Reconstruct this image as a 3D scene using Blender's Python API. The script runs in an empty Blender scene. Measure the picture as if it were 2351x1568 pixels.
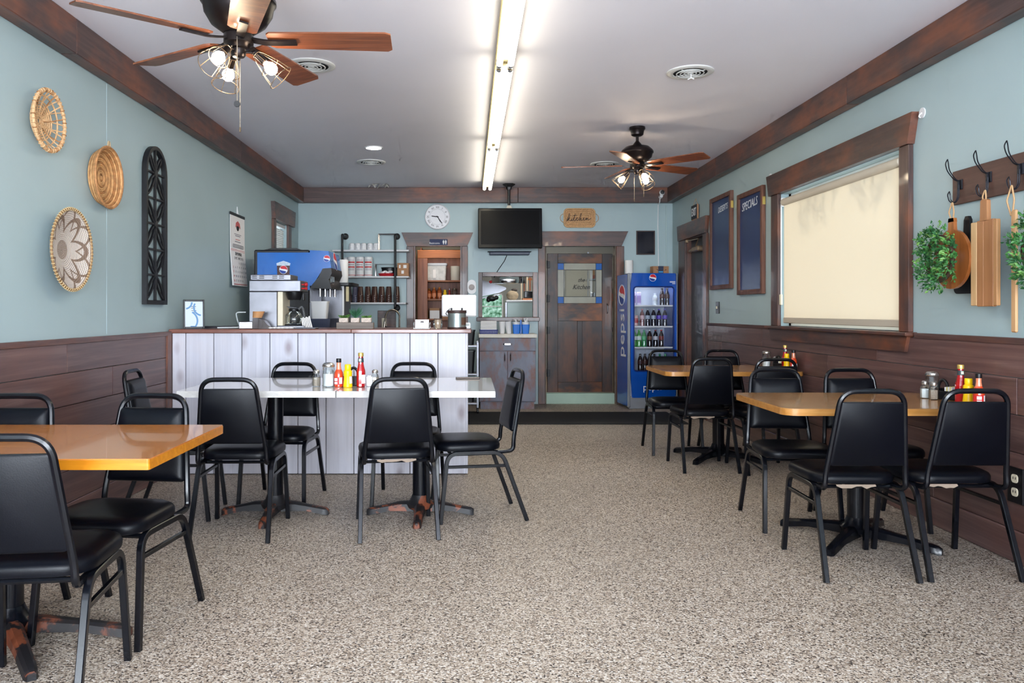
import bpy, bmesh, math, random
from mathutils import Vector, Matrix, Euler

SC = bpy.context.scene
COL = SC.collection
PI = math.pi

# ------------------------------------------------------------------ camera
F_PX, VPX, VPY, CAM_Z = 1829.0, 1078.0, 714.0, 1.2
cam_d = bpy.data.cameras.new('camera'); cam = bpy.data.objects.new('camera', cam_d); COL.objects.link(cam)
cam.location = (0, 0, CAM_Z); cam.rotation_euler = (PI / 2, 0, 0)
cam_d.sensor_width = 36.0; cam_d.lens = F_PX / 2351 * 36.0
cam_d.shift_x = (1175.5 - VPX) / 2351; cam_d.shift_y = (VPY - 784.0) / 2351
cam_d.clip_start = 0.05; cam_d.clip_end = 200
SC.camera = cam

# ------------------------------------------------------------------ world, daylight, exposure
w = bpy.data.worlds.new('sky'); SC.world = w; w.use_nodes = True
bg = w.node_tree.nodes['Background']; bg.inputs[0].default_value = (0.80, 0.90, 1.0, 1); bg.inputs[1].default_value = 3.0
def area(name, loc, rot, sx, sy, power, col):
    l = bpy.data.lights.new(name, 'AREA'); l.shape = 'RECTANGLE'; l.size = sx; l.size_y = sy; l.energy = power; l.color = col
    o = bpy.data.objects.new(name, l); o.location = loc; o.rotation_euler = rot; COL.objects.link(o); return o
# daylight entering by the storefront windows behind the camera (two panes) and kitchen ceiling lamp
area('storefront_daylight', (-1.05, -2.55, 1.45), (PI / 2, 0, 0), 1.9, 1.7, 185, (0.84, 0.91, 1.0))
area('storefront_daylight', (1.45, -2.55, 1.45), (PI / 2, 0, 0), 1.9, 1.7, 185, (0.84, 0.91, 1.0))
area('kitchen_ceiling_light', (1.2, 12.0, 2.70), (0, 0, 0), 1.2, 0.3, 22, (1.0, 0.97, 0.90))
area('pantry_ceiling_light', (-0.45, 10.85, 2.35), (0, 0, 0), 0.3, 0.2, 3.5, (1.0, 0.86, 0.70))
sun_d = bpy.data.lights.new('sun', 'SUN'); sun_d.energy = 2.6; sun_d.angle = math.radians(4); sun_d.color = (1.0, 0.93, 0.82)
sun = bpy.data.objects.new('sun', sun_d); COL.objects.link(sun); sun.rotation_euler = Vector((-0.86, -0.12, -0.42)).to_track_quat('-Z', 'Y').to_euler()
SC.view_settings.view_transform = 'Standard'; SC.view_settings.look = 'None'
SC.view_settings.gamma = 1.0; SC.view_settings.use_curve_mapping = False
SC.view_settings.exposure = 0.96
SC.cycles.use_denoising = True
SC.cycles.max_bounces = 6; SC.cycles.diffuse_bounces = 4; SC.cycles.glossy_bounces = 3; SC.cycles.use_adaptive_sampling = True; SC.cycles.adaptive_threshold = 0.07; SC.cycles.adaptive_min_samples = 12
SC.cycles.transmission_bounces = 4; SC.cycles.transparent_max_bounces = 8
SC.cycles.sample_clamp_indirect = 6.0; SC.cycles.caustics_reflective = False; SC.cycles.caustics_refractive = False

# ------------------------------------------------------------------ helpers: scene graph
def c(r, g, b):
    f = lambda v: (v / 255 / 12.92) if v / 255 <= 0.04045 else ((v / 255 + 0.055) / 1.055) ** 2.4
    return (f(r), f(g), f(b), 1.0)
def at(x, y, Y):
    return Vector(((x - VPX) * Y / F_PX, Y, CAM_Z - (y - VPY) * Y / F_PX))
def tag(o, label=None, cat=None, group=None, kind=None):
    if label: o['label'] = label
    if cat: o['category'] = cat
    if group: o['group'] = group
    if kind: o['kind'] = kind
    return o
def thing(name, label, cat, loc=(0, 0, 0), rz=0.0, group=None):
    o = bpy.data.objects.new(name, None); COL.objects.link(o); o.empty_display_size = 0.05
    o.location = loc; o.rotation_euler = (0, 0, rz)
    return tag(o, label, cat, group)
def link(name, me, parent=None):
    o = bpy.data.objects.new(name, me); COL.objects.link(o)
    if parent: o.parent = parent
    return o
def copy_tree(o, parent=None):
    n = o.copy(); COL.objects.link(n)
    if parent: n.parent = parent
    for ch in list(o.children): copy_tree(ch, n)
    return n

class MB:
    """collects shapes into one mesh"""
    def __init__(self): self.v = []; self.f = []
    def add(self, vs, fs, M=None):
        b = len(self.v)
        self.v += [tuple(M @ Vector(p)) for p in vs] if M is not None else [tuple(p) for p in vs]
        self.f += [tuple(i + b for i in q) for q in fs]; return self
    def box(self, x0, y0, z0, x1, y1, z1, bev=0.0, M=None):
        lo = (min(x0, x1), min(y0, y1), min(z0, z1)); hi = (max(x0, x1), max(y0, y1), max(z0, z1))
        bev = min(bev, *(0.49 * (hi[i] - lo[i]) for i in range(3)))
        if bev <= 0:
            vs = [(x, y, z) for x in (lo[0], hi[0]) for y in (lo[1], hi[1]) for z in (lo[2], hi[2])]
            return self.add(vs, [(0, 1, 3, 2), (4, 6, 7, 5), (0, 4, 5, 1), (2, 3, 7, 6), (0, 2, 6, 4), (1, 5, 7, 3)], M)
        vs = []; ix = {}
        for sx in (0, 1):
            for sy in (0, 1):
                for sz in (0, 1):
                    s = (sx, sy, sz)
                    for a in range(3):
                        p = [(hi[i] if s[i] else lo[i]) if i == a else ((hi[i] - bev) if s[i] else (lo[i] + bev)) for i in range(3)]
                        ix[(s, a)] = len(vs); vs.append(p)
        fs = []
        for a in range(3):
            b_, d = (a + 1) % 3, (a + 2) % 3
            for s in (0, 1):
                q = []
                for (u, v) in ((0, 0), (1, 0), (1, 1), (0, 1)):
                    k = [0, 0, 0]; k[a] = s; k[b_] = u; k[d] = v; q.append(ix[(tuple(k), a)])
                fs.append(tuple(q))
            for s in (0, 1):
                for t in (0, 1):
                    k0 = [0, 0, 0]; k1 = [0, 0, 0]
                    k0[a] = k1[a] = s; k0[b_] = k1[b_] = t; k0[d] = 0; k1[d] = 1; k0 = tuple(k0); k1 = tuple(k1)
                    fs.append((ix[(k0, a)], ix[(k1, a)], ix[(k1, b_)], ix[(k0, b_)]))
        for sx in (0, 1):
            for sy in (0, 1):
                for sz in (0, 1):
                    fs.append(tuple(ix[((sx, sy, sz), a)] for a in range(3)))
        return self.add(vs, fs, M)
    def cbox(self, cx, cy, cz, sx, sy, sz, bev=0.0, M=None):
        return self.box(cx - sx / 2, cy - sy / 2, cz - sz / 2, cx + sx / 2, cy + sy / 2, cz + sz / 2, bev, M)
    def prism(self, poly, a, b, axis='z', M=None, inset=0.0):
        """poly: 2-D outline, extruded from a to b along axis; axis x -> poly is (y,z), y -> (x,z), z -> (x,y)"""
        n = len(poly)
        def P(u, v, t): return {'x': (t, u, v), 'y': (u, t, v), 'z': (u, v, t)}[axis]
        vs = [P(u, v, a) for u, v in poly] + [P(u, v, b) for u, v in poly]
        fs = [tuple(range(n))[::-1], tuple(range(n, 2 * n))] + [(i, (i + 1) % n, n + (i + 1) % n, n + i) for i in range(n)]
        return self.add(vs, fs, M)
    def loft(self, rings, cap=True, closed=True, M=None):
        n = len(rings[0]); vs = [p for r in rings for p in r]; fs = []
        for k in range(len(rings) - 1):
            for i in range(n if closed else n - 1):
                j = (i + 1) % n; fs.append((k * n + i, k * n + j, (k + 1) * n + j, (k + 1) * n + i))
        if cap: fs.append(tuple(range(n))[::-1]); fs.append(tuple(range((len(rings) - 1) * n, len(rings) * n)))
        return self.add(vs, fs, M)
    def lathe(self, prof, n=20, o=(0, 0, 0), M=None, a0=0.0, ring=False):
        rings = []
        for r, z in prof:
            r = max(r, 1e-4)
            rings.append([(o[0] + r * math.cos(a0 + 2 * PI * i / n), o[1] + r * math.sin(a0 + 2 * PI * i / n), o[2] + z) for i in range(n)])
        if ring: return self.loft(rings + [rings[0]], False, True, M)
        return self.loft(rings, True, True, M)
    def sphere(self, o, r, n=12, m=8, sq=(1, 1, 1), M=None):
        rings = []
        for k in range(m + 1):
            t = -PI / 2 + PI * k / m; rr = max(1e-4, math.cos(t)) * r
            rings.append([(o[0] + sq[0] * rr * math.cos(2 * PI * i / n), o[1] + sq[1] * rr * math.sin(2 * PI * i / n), o[2] + sq[2] * r * math.sin(t)) for i in range(n)])
        return self.loft(rings, True, True, M)
    def tube(self, path, r=0.01, n=8, closed=False, prof=None, up=None, M=None, rs=None):
        P = [Vector(p) for p in path]; m = len(P)
        if prof is None: prof = [(r * math.cos(2 * PI * i / n), r * math.sin(2 * PI * i / n)) for i in range(n)]
        T = []
        for i in range(m):
            if closed: t = P[(i + 1) % m] - P[i - 1]
            else: t = P[min(i + 1, m - 1)] - P[max(i - 1, 0)]
            T.append(t.normalized() if t.length > 1e-9 else Vector((0, 0, 1)))
        u = Vector(up) if up else (Vector((0, 0, 1)) if abs(T[0].z) < 0.9 else Vector((1, 0, 0)))
        rings = []
        for i in range(m):
            if i: u = T[i - 1].rotation_difference(T[i]) @ u
            u = (u - T[i] * u.dot(T[i])).normalized(); s = T[i].cross(u)
            k = rs[i] if rs else 1.0
            rings.append([tuple(P[i] + s * (a * k) + u * (b * k)) for a, b in prof])
        if closed: rings.append(rings[0])
        return self.loft(rings, not closed, True, M)
    def cyl(self, p0, p1, r0, r1=None, n=12, M=None):
        r1 = r0 if r1 is None else r1
        return self.tube([p0, p1], 1.0, n, rs=[r0, r1], M=M)
    def torus(self, o, R, r, axis='z', n=28, k=6, sq=1.0):
        pts = []
        for i in range(n):
            a = 2 * PI * i / n; u, v = R * math.cos(a), R * sq * math.sin(a)
            pts.append({'z': (o[0] + u, o[1] + v, o[2]), 'x': (o[0], o[1] + u, o[2] + v), 'y': (o[0] + u, o[1], o[2] + v)}[axis])
        return self.tube(pts, r, k, closed=True, up={'z': (0, 0, 1), 'x': (1, 0, 0), 'y': (0, 1, 0)}[axis])
    def mesh(self, name, mat, angle=0.6, merge=False, flat=False):
        me = bpy.data.meshes.new(name); me.from_pydata(self.v, [], self.f)
        b = bmesh.new(); b.from_mesh(me)
        if merge: bmesh.ops.remove_doubles(b, verts=b.verts, dist=1e-5)
        bmesh.ops.recalc_face_normals(b, faces=b.faces); b.to_mesh(me); b.free()
        if not flat:
            me.polygons.foreach_set('use_smooth', [True] * len(me.polygons)); me.set_sharp_from_angle(angle=angle)
        me.materials.append(mat); me.update(); return me
    def build(self, name, mat, parent=None, **k):
        return link(name, self.mesh(name, mat, **k), parent)

def fillet(pts, r, n=5, closed=False):
    P = [Vector(p) for p in pts]; out = []; m = len(P)
    for i in range(m):
        if not closed and i in (0, m - 1): out.append(P[i]); continue
        a, b, d = P[i - 1], P[i], P[(i + 1) % m]
        rr = r[i] if isinstance(r, (list, tuple)) else r
        la, ld = (a - b).length, (d - b).length
        q = min(rr, la * 0.49, ld * 0.49)
        if q < 1e-5: out.append(b); continue
        p0 = b + (a - b).normalized() * q; p2 = b + (d - b).normalized() * q
        for k in range(n + 1):
            t = k / n; out.append(p0 * (1 - t) ** 2 + b * 2 * t * (1 - t) + p2 * t * t)
    return out
def rrect(x0, y0, x1, y1, r, n=4):
    out = []
    for cx, cy, a in ((x1 - r, y1 - r, 0), (x0 + r, y1 - r, 90), (x0 + r, y0 + r, 180), (x1 - r, y0 + r, 270)):
        for k in range(n + 1):
            t = math.radians(a + 90 * k / n); out.append((cx + r * math.cos(t), cy + r * math.sin(t)))
    return out
def circ(cx, cy, r, n=24): return [(cx + r * math.cos(2 * PI * i / n), cy + r * math.sin(2 * PI * i / n)) for i in range(n)]
def text(name, s, size, mat, parent, M, depth=0.001, shear=0.0, align='CENTER', sx=1.0, bold=0.0):
    cu = bpy.data.curves.new('t', 'FONT'); cu.body = s; cu.size = size; cu.extrude = depth; cu.shear = shear
    cu.align_x = align; cu.align_y = 'CENTER'; cu.resolution_u = 2; cu.offset = bold
    o = bpy.data.objects.new('t', cu); COL.objects.link(o)
    me = bpy.data.meshes.new_from_object(o); bpy.data.objects.remove(o); bpy.data.curves.remove(cu)
    me.name = name; me.transform(M @ Matrix.Diagonal((sx, 1, 1, 1))); me.materials.clear(); me.materials.append(mat)
    return link(name, me, parent)
# orientation of flat print: facing the camera (-Y), facing +X (left wall), facing -X (right wall)
def face_cam(x, y, z): return Matrix.Translation((x, y, z)) @ Matrix.Rotation(PI / 2, 4, 'X')
def face_px(x, y, z): return Matrix.Translation((x, y, z)) @ Matrix.Rotation(PI / 2, 4, 'Z') @ Matrix.Rotation(PI / 2, 4, 'X')
def face_mx(x, y, z): return Matrix.Translation((x, y, z)) @ Matrix.Rotation(-PI / 2, 4, 'Z') @ Matrix.Rotation(PI / 2, 4, 'X')

# ------------------------------------------------------------------ helpers: materials
MAT = {}
def nodes(name):
    m = bpy.data.materials.new(name); m.use_nodes = True
    nt = m.node_tree; return m, nt, nt.nodes['Principled BSDF'], nt.nodes.new, nt.links.new
def pbr(name, col, rough=0.5, metal=0.0, var=0.0, vs=8.0, bump=0.0, bs=60.0, spec=0.5, coat=0.0, emit=None, es=0.0, alpha=1.0, trans=0.0, ior=1.45):
    if name in MAT: return MAT[name]
    m, nt, b, N, L = nodes(name)
    b.inputs['Base Color'].default_value = col; b.inputs['Roughness'].default_value = rough; b.inputs['Metallic'].default_value = metal
    b.inputs['Specular IOR Level'].default_value = spec; b.inputs['Coat Weight'].default_value = coat; b.inputs['Coat Roughness'].default_value = 0.08
    b.inputs['Alpha'].default_value = alpha; b.inputs['Transmission Weight'].default_value = trans; b.inputs['IOR'].default_value = ior
    if emit: b.inputs['Emission Color'].default_value = emit; b.inputs['Emission Strength'].default_value = es
    if var > 0 or bump > 0:
        tc = N('ShaderNodeTexCoord')
    if var > 0:
        n = N('ShaderNodeTexNoise'); n.inputs['Scale'].default_value = vs; n.inputs['Detail'].default_value = 5; L(tc.outputs['Object'], n.inputs['Vector'])
        mr = N('ShaderNodeMapRange'); mr.inputs[1].default_value = 0.3; mr.inputs[2].default_value = 0.7; mr.inputs[3].default_value = 1 - var; mr.inputs[4].default_value = 1 + var
        L(n.outputs['Fac'], mr.inputs[0])
        mx = N('ShaderNodeMix'); mx.data_type = 'RGBA'; mx.blend_type = 'MULTIPLY'; mx.inputs[0].default_value = 1.0; mx.inputs[6].default_value = col
        L(mr.outputs[0], mx.inputs[7]); L(mx.outputs[2], b.inputs['Base Color'])
    if bump > 0:
        n2 = N('ShaderNodeTexNoise'); n2.inputs['Scale'].default_value = bs; n2.inputs['Detail'].default_value = 4; L(tc.outputs['Object'], n2.inputs['Vector'])
        bp = N('ShaderNodeBump'); bp.inputs['Strength'].default_value = bump; bp.inputs['Distance'].default_value = 0.002
        L(n2.outputs['Fac'], bp.inputs['Height']); L(bp.outputs[0], b.inputs['Normal'])
    MAT[name] = m; return m
def ramp(N, stops, interp='LINEAR'):
    r = N('ShaderNodeValToRGB'); e = r.color_ramp; e.interpolation = interp
    while len(e.elements) < len(stops): e.elements.new(0.5)
    for k, (p, col) in enumerate(stops): e.elements[k].position = p; e.elements[k].color = col
    return r
def wood(name, stops, axis='x', fine=26.0, along=1.4, rough=0.45, patch=None, patch_amt=0.6, patch_scale=2.0, coat=0.0, bump=0.25, knots=0.0, knot_col=None, spec=0.5, rnd=0.12):
    """stained timber: fine grain running along one axis, broad stain patches, optional knots"""
    if name in MAT: return MAT[name]
    m, nt, b, N, L = nodes(name)
    tc = N('ShaderNodeTexCoord'); oi = N('ShaderNodeObjectInfo')
    off = N('ShaderNodeVectorMath'); off.operation = 'SCALE'; off.inputs[3].default_value = 37.0
    cx = N('ShaderNodeCombineXYZ'); L(oi.outputs['Random'], cx.inputs[0]); L(oi.outputs['Random'], cx.inputs[1]); L(oi.outputs['Random'], cx.inputs[2]); L(cx.outputs[0], off.inputs[0])
    ad = N('ShaderNodeVectorMath'); L(tc.outputs['Object'], ad.inputs[0]); L(off.outputs[0], ad.inputs[1])
    mp = N('ShaderNodeMapping'); s = [fine] * 3; s['xyz'.index(axis)] = along; mp.inputs['Scale'].default_value = s; L(ad.outputs[0], mp.inputs['Vector'])
    g = N('ShaderNodeTexNoise'); g.inputs['Scale'].default_value = 1.0; g.inputs['Detail'].default_value = 7; g.inputs['Roughness'].default_value = 0.62; g.inputs['Distortion'].default_value = 0.6
    L(mp.outputs[0], g.inputs['Vector'])
    r = ramp(N, stops); L(g.outputs['Fac'], r.inputs[0]); out = r.outputs[0]
    if patch:
        mp2 = N('ShaderNodeMapping'); s2 = [patch_scale * 2.2] * 3; s2['xyz'.index(axis)] = patch_scale; mp2.inputs['Scale'].default_value = s2; L(ad.outputs[0], mp2.inputs['Vector'])
        p = N('ShaderNodeTexNoise'); p.inputs['Scale'].default_value = 1.0; p.inputs['Detail'].default_value = 4; p.inputs['Roughness'].default_value = 0.65; L(mp2.outputs[0], p.inputs['Vector'])
        mr = N('ShaderNodeMapRange'); mr.inputs[1].default_value = 0.46; mr.inputs[2].default_value = 0.66; mr.inputs[3].default_value = 0.0; mr.inputs[4].default_value = patch_amt; L(p.outputs['Fac'], mr.inputs[0])
        mx = N('ShaderNodeMix'); mx.data_type = 'RGBA'; L(mr.outputs[0], mx.inputs[0]); L(out, mx.inputs[6]); mx.inputs[7].default_value = patch; out = mx.outputs[2]
    if knots > 0:
        mp3 = N('ShaderNodeMapping'); s3 = [knots * 1.9] * 3; s3['xyz'.index(axis)] = knots; mp3.inputs['Scale'].default_value = s3; L(ad.outputs[0], mp3.inputs['Vector'])
        vo = N('ShaderNodeTexVoronoi'); vo.inputs['Scale'].default_value = 1.0; vo.inputs['Randomness'].default_value = 1.0; L(mp3.outputs[0], vo.inputs['Vector'])
        mr3 = N('ShaderNodeMapRange'); mr3.inputs[1].default_value = 0.06; mr3.inputs[2].default_value = 0.22; mr3.inputs[3].default_value = 0.85; mr3.inputs[4].default_value = 0.0; L(vo.outputs['Distance'], mr3.inputs[0])
        mx3 = N('ShaderNodeMix'); mx3.data_type = 'RGBA'; L(mr3.outputs[0], mx3.inputs[0]); L(out, mx3.inputs[6]); mx3.inputs[7].default_value = knot_col; out = mx3.outputs[2]
    if rnd > 0:
        mr2 = N('ShaderNodeMapRange'); mr2.inputs[3].default_value = 1 - rnd; mr2.inputs[4].default_value = 1 + rnd; L(oi.outputs['Random'], mr2.inputs[0])
        mx2 = N('ShaderNodeMix'); mx2.data_type = 'RGBA'; mx2.blend_type = 'MULTIPLY'; mx2.inputs[0].default_value = 1.0; L(out, mx2.inputs[6]); L(mr2.outputs[0], mx2.inputs[7]); out = mx2.outputs[2]
    L(out, b.inputs['Base Color']); b.inputs['Roughness'].default_value = rough; b.inputs['Coat Weight'].default_value = coat; b.inputs['Coat Roughness'].default_value = 0.05; b.inputs['Specular IOR Level'].default_value = spec
    if bump > 0:
        bp = N('ShaderNodeBump'); bp.inputs['Strength'].default_value = bump; bp.inputs['Distance'].default_value = 0.0015; L(g.outputs['Fac'], bp.inputs['Height']); L(bp.outputs[0], b.inputs['Normal'])
    MAT[name] = m; return m
def glass(name, tint=(1, 1, 1, 1), rough=0.02, opac=0.12):
    """thin clear pane or jar wall: mostly see-through with a mirror-like sheen"""
    if name in MAT: return MAT[name]
    m = bpy.data.materials.new(name); m.use_nodes = True; nt = m.node_tree; nt.nodes.clear(); N = nt.nodes.new; L = nt.links.new
    o = N('ShaderNodeOutputMaterial'); t = N('ShaderNodeBsdfTransparent'); t.inputs[0].default_value = tint
    g = N('ShaderNodeBsdfGlossy'); g.inputs['Roughness'].default_value = rough
    fr = N('ShaderNodeLayerWeight'); fr.inputs['Blend'].default_value = 0.25
    mr = N('ShaderNodeMapRange'); mr.inputs[3].default_value = opac * 0.6; mr.inputs[4].default_value = 0.75; L(fr.outputs['Fresnel'], mr.inputs[0])
    mx = N('ShaderNodeMixShader'); L(mr.outputs[0], mx.inputs[0]); L(t.outputs[0], mx.inputs[1]); L(g.outputs[0], mx.inputs[2]); L(mx.outputs[0], o.inputs[0])
    MAT[name] = m; return m
def emitter(name, col, s):
    if name in MAT: return MAT[name]
    m = bpy.data.materials.new(name); m.use_nodes = True; nt = m.node_tree; nt.nodes.clear(); N = nt.nodes.new; L = nt.links.new
    o = N('ShaderNodeOutputMaterial'); e = N('ShaderNodeEmission'); e.inputs[0].default_value = col; e.inputs[1].default_value = s; L(e.outputs[0], o.inputs[0])
    MAT[name] = m; return m

DK = [(0.25, c(52, 37, 36)), (0.5, c(74, 54, 51)), (0.75, c(100, 76, 70))]
TRIM = dict(patch=c(136, 76, 46), patch_amt=0.72, patch_scale=1.7, rough=0.42, coat=0.12)
m_trim_x = wood('stained_trim_x', DK, 'x', **TRIM); m_trim_y = wood('stained_trim_y', DK, 'y', **TRIM); m_trim_z = wood('stained_trim_z', DK, 'z', **TRIM)
PLK = [(0.25, c(68, 49, 48)), (0.5, c(94, 70, 67)), (0.75, c(122, 96, 90))]
m_plank_y = wood('wainscot_wood', PLK, 'y', fine=30, along=1.0, rough=0.36, patch=c(106, 66, 54), patch_amt=0.42, patch_scale=1.2, coat=0.1, rnd=0.16)
m_rail_y = wood('rail_wood', PLK, 'y', rough=0.4, patch=c(120, 74, 54), patch_amt=0.5)
m_counter = wood('counter_wood', [(0.3, c(92, 50, 40)), (0.55, c(124, 72, 56)), (0.8, c(150, 96, 76))], 'x', rough=0.35, coat=0.3)
m_pickled = wood('whitewashed_pine', [(0.3, c(188, 188, 200)), (0.5, c(198, 198, 210)), (0.7, c(208, 208, 218))], 'z', fine=34, along=1.0, rough=0.5, patch=c(200, 194, 198), patch_amt=0.5, patch_scale=1.3, knots=2.9, knot_col=c(150, 138, 146), bump=0.12, rnd=0.05)
m_kdoor = wood('kitchen_door_wood', [(0.25, c(20, 13, 13)), (0.5, c(34, 21, 20)), (0.78, c(60, 37, 30))], 'z', fine=22, along=1.1, rough=0.4, patch=c(140, 78, 34), patch_amt=0.3, patch_scale=1.5, coat=0.15)
m_kdoor_x = wood('kitchen_door_wood_x', [(0.25, c(24, 15, 14)), (0.5, c(42, 25, 21)), (0.78, c(76, 44, 28))], 'x', fine=22, along=1.1, rough=0.4, patch=c(170, 96, 36), patch_amt=0.55, patch_scale=1.6, coat=0.15)
m_blade = wood('fan_blade_wood', [(0.25, c(74, 38, 22)), (0.5, c(116, 64, 38)), (0.75, c(150, 90, 56))], 'x', fine=34, along=2.0, rough=0.4, coat=0.15)
m_table_o = wood('orange_laminate', [(0.25, c(166, 98, 40)), (0.5, c(188, 118, 54)), (0.75, c(204, 136, 70))], 'x', fine=60, along=2.5, rough=0.22, coat=0.5, bump=0.0)
m_table_t = wood('tan_laminate', [(0.25, c(166, 116, 66)), (0.5, c(184, 134, 80)), (0.75, c(200, 152, 98))], 'x', fine=60, along=2.5, rough=0.22, coat=0.5, bump=0.0)
m_table_w = wood('white_plank_laminate', [(0.25, c(168, 164, 161)), (0.5, c(184, 181, 178)), (0.75, c(199, 197, 194))], 'y', fine=34, along=1.2, rough=0.2, coat=0.6, bump=0.0)
m_edge_o = wood('orange_edge', [(0.25, c(168, 96, 12)), (0.5, c(194, 120, 22)), (0.75, c(214, 142, 40))], 'x', fine=40, along=1.6, rough=0.3, bump=0)
m_edge_t = wood('tan_edge', [(0.25, c(160, 104, 44)), (0.5, c(182, 126, 62)), (0.75, c(198, 146, 84))], 'x', fine=40, along=2, rough=0.3, bump=0)
m_wall = pbr('sage_wall_paint', c(165, 185, 189), 0.42, var=0.03, vs=1.5, bump=0.06, bs=90)
m_ceil = pbr('ceiling_paint', c(238, 236, 246), 0.6, var=0.02, vs=1.2, bump=0.05, bs=40)
m_black = pbr('black_enamel', c(9, 11, 17), 0.24, spec=0.42, var=0.2, vs=30)
m_blackmetal = pbr('black_matte_metal', c(22, 22, 25), 0.45)
m_vinyl = pbr('black_vinyl', c(6, 8, 15), 0.36, bump=0.12, bs=260, spec=0.22)
m_bronze = pbr('dark_bronze', c(38, 32, 32), 0.32, metal=0.7)
m_steel = pbr('brushed_steel', c(128, 128, 134), 0.36, metal=0.95, var=0.12, vs=9)
m_chrome = pbr('chrome', c(214, 214, 218), 0.12, metal=1.0)
m_white = pbr('white_plastic', c(226, 226, 228), 0.4)
m_paper = pbr('white_paper', c(232, 230, 230), 0.8)
m_cream = pbr('cream_plastic', c(222, 212, 188), 0.45)
m_blk = pbr('black_plastic', c(16, 16, 20), 0.38)
m_navy = pbr('navy_ink', c(34, 44, 82), 0.6)
m_red = pbr('red_ink', c(190, 40, 46), 0.5)
m_ink = pbr('dark_ink', c(36, 34, 40), 0.7)
m_greyink = pbr('grey_ink', c(120, 120, 130), 0.7)
m_card = pbr('cardboard', c(166, 124, 92), 0.8, var=0.08, vs=20)
m_jar = glass('jar_glass', (0.93, 0.97, 0.96, 1), 0.03, 0.1)
m_pane = glass('pane_glass', (0.94, 0.97, 0.96, 1), 0.02, 0.1)
m_bulb = emitter('lit_bulb', (1.0, 0.80, 0.56, 1), 46.0)
m_tube = emitter('lit_tube', (1.0, 0.93, 0.74, 1), 8.5)
m_down = emitter('lit_downlight', (1.0, 0.96, 0.90, 1), 45.0)

# floor: resin-bound pebble chips
def floor_mat():
    m, nt, b, N, L = nodes('pebble_floor')
    tc = N('ShaderNodeTexCoord'); mp = N('ShaderNodeMapping'); mp.inputs['Scale'].default_value = (1, 1, 1); L(tc.outputs['Object'], mp.inputs['Vector'])
    v = N('ShaderNodeTexVoronoi'); v.inputs['Scale'].default_value = 175; L(mp.outputs[0], v.inputs['Vector'])
    sp = N('ShaderNodeSeparateColor'); L(v.outputs['Color'], sp.inputs[0])
    r = ramp(N, [(0.0, c(64, 56, 52)), (0.11, c(118, 105, 93)), (0.26, c(154, 138, 121)), (0.50, c(179, 165, 149)), (0.74, c(197, 186, 172)), (0.92, c(216, 208, 198))], 'CONSTANT')
    L(sp.outputs[0], r.inputs[0])
    n = N('ShaderNodeTexNoise'); n.inputs['Scale'].default_value = 0.9; n.inputs['Detail'].default_value = 3; L(tc.outputs['Object'], n.inputs['Vector'])
    mr = N('ShaderNodeMapRange'); mr.inputs[1].default_value = 0.3; mr.inputs[2].default_value = 0.7; mr.inputs[3].default_value = 0.90; mr.inputs[4].default_value = 1.06; L(n.outputs['Fac'], mr.inputs[0])
    mx = N('ShaderNodeMix'); mx.data_type = 'RGBA'; mx.blend_type = 'MULTIPLY'; mx.inputs[0].default_value = 1; L(r.outputs[0], mx.inputs[6]); L(mr.outputs[0], mx.inputs[7])
    L(mx.outputs[2], b.inputs['Base Color']); b.inputs['Roughness'].default_value = 0.5
    bp = N('ShaderNodeBump'); bp.inputs['Strength'].default_value = 0.5; bp.inputs['Distance'].default_value = 0.003; bp.invert = True; L(v.outputs['Distance'], bp.inputs['Height']); L(bp.outputs[0], b.inputs['Normal'])
    return m
m_floor = floor_mat()
# ================================================================== the setting
XL, XR, YB, YF, ZC = -2.21, 2.62, 10.28, -2.6, 2.78
random.seed(7)
def struct(name, kind='structure'):
    o = bpy.data.objects.new(name, None); COL.objects.link(o); o.empty_display_size = 0.05; o['kind'] = kind; return o
def S(o): o['kind'] = 'structure'; return o

def wall_mesh(us, zs, holes, P, depth):
    """rectangles of a wall between cut lines us x zs, minus holes; P(u,z,d) maps to world; reveals included"""
    mb = MB(); nu, nz = len(us) - 1, len(zs) - 1
    def solid(i, j):
        if not (0 <= i < nu and 0 <= j < nz): return False
        u, z = (us[i] + us[i + 1]) / 2, (zs[j] + zs[j + 1]) / 2
        return not any(a < u < b and e < z < f for a, b, e, f in holes)
    for i in range(nu):
        for j in range(nz):
            if not solid(i, j): continue
            u0, u1, z0, z1 = us[i], us[i + 1], zs[j], zs[j + 1]
            for d in (0, depth): mb.add([P(u0, z0, d), P(u1, z0, d), P(u1, z1, d), P(u0, z1, d)], [(0, 1, 2, 3)])
            for di, dj, e in ((-1, 0, (u0, z0, u0, z1)), (1, 0, (u1, z0, u1, z1)), (0, -1, (u0, z0, u1, z0)), (0, 1, (u0, z1, u1, z1))):
                if not solid(i + di, j + dj):
                    mb.add([P(e[0], e[1], 0), P(e[2], e[3], 0), P(e[2], e[3], depth), P(e[0], e[1], depth)], [(0, 1, 2, 3)])
    return mb
def cuts(lo, hi, *xs): return sorted(set([lo, hi] + [x for x in xs]))

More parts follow.
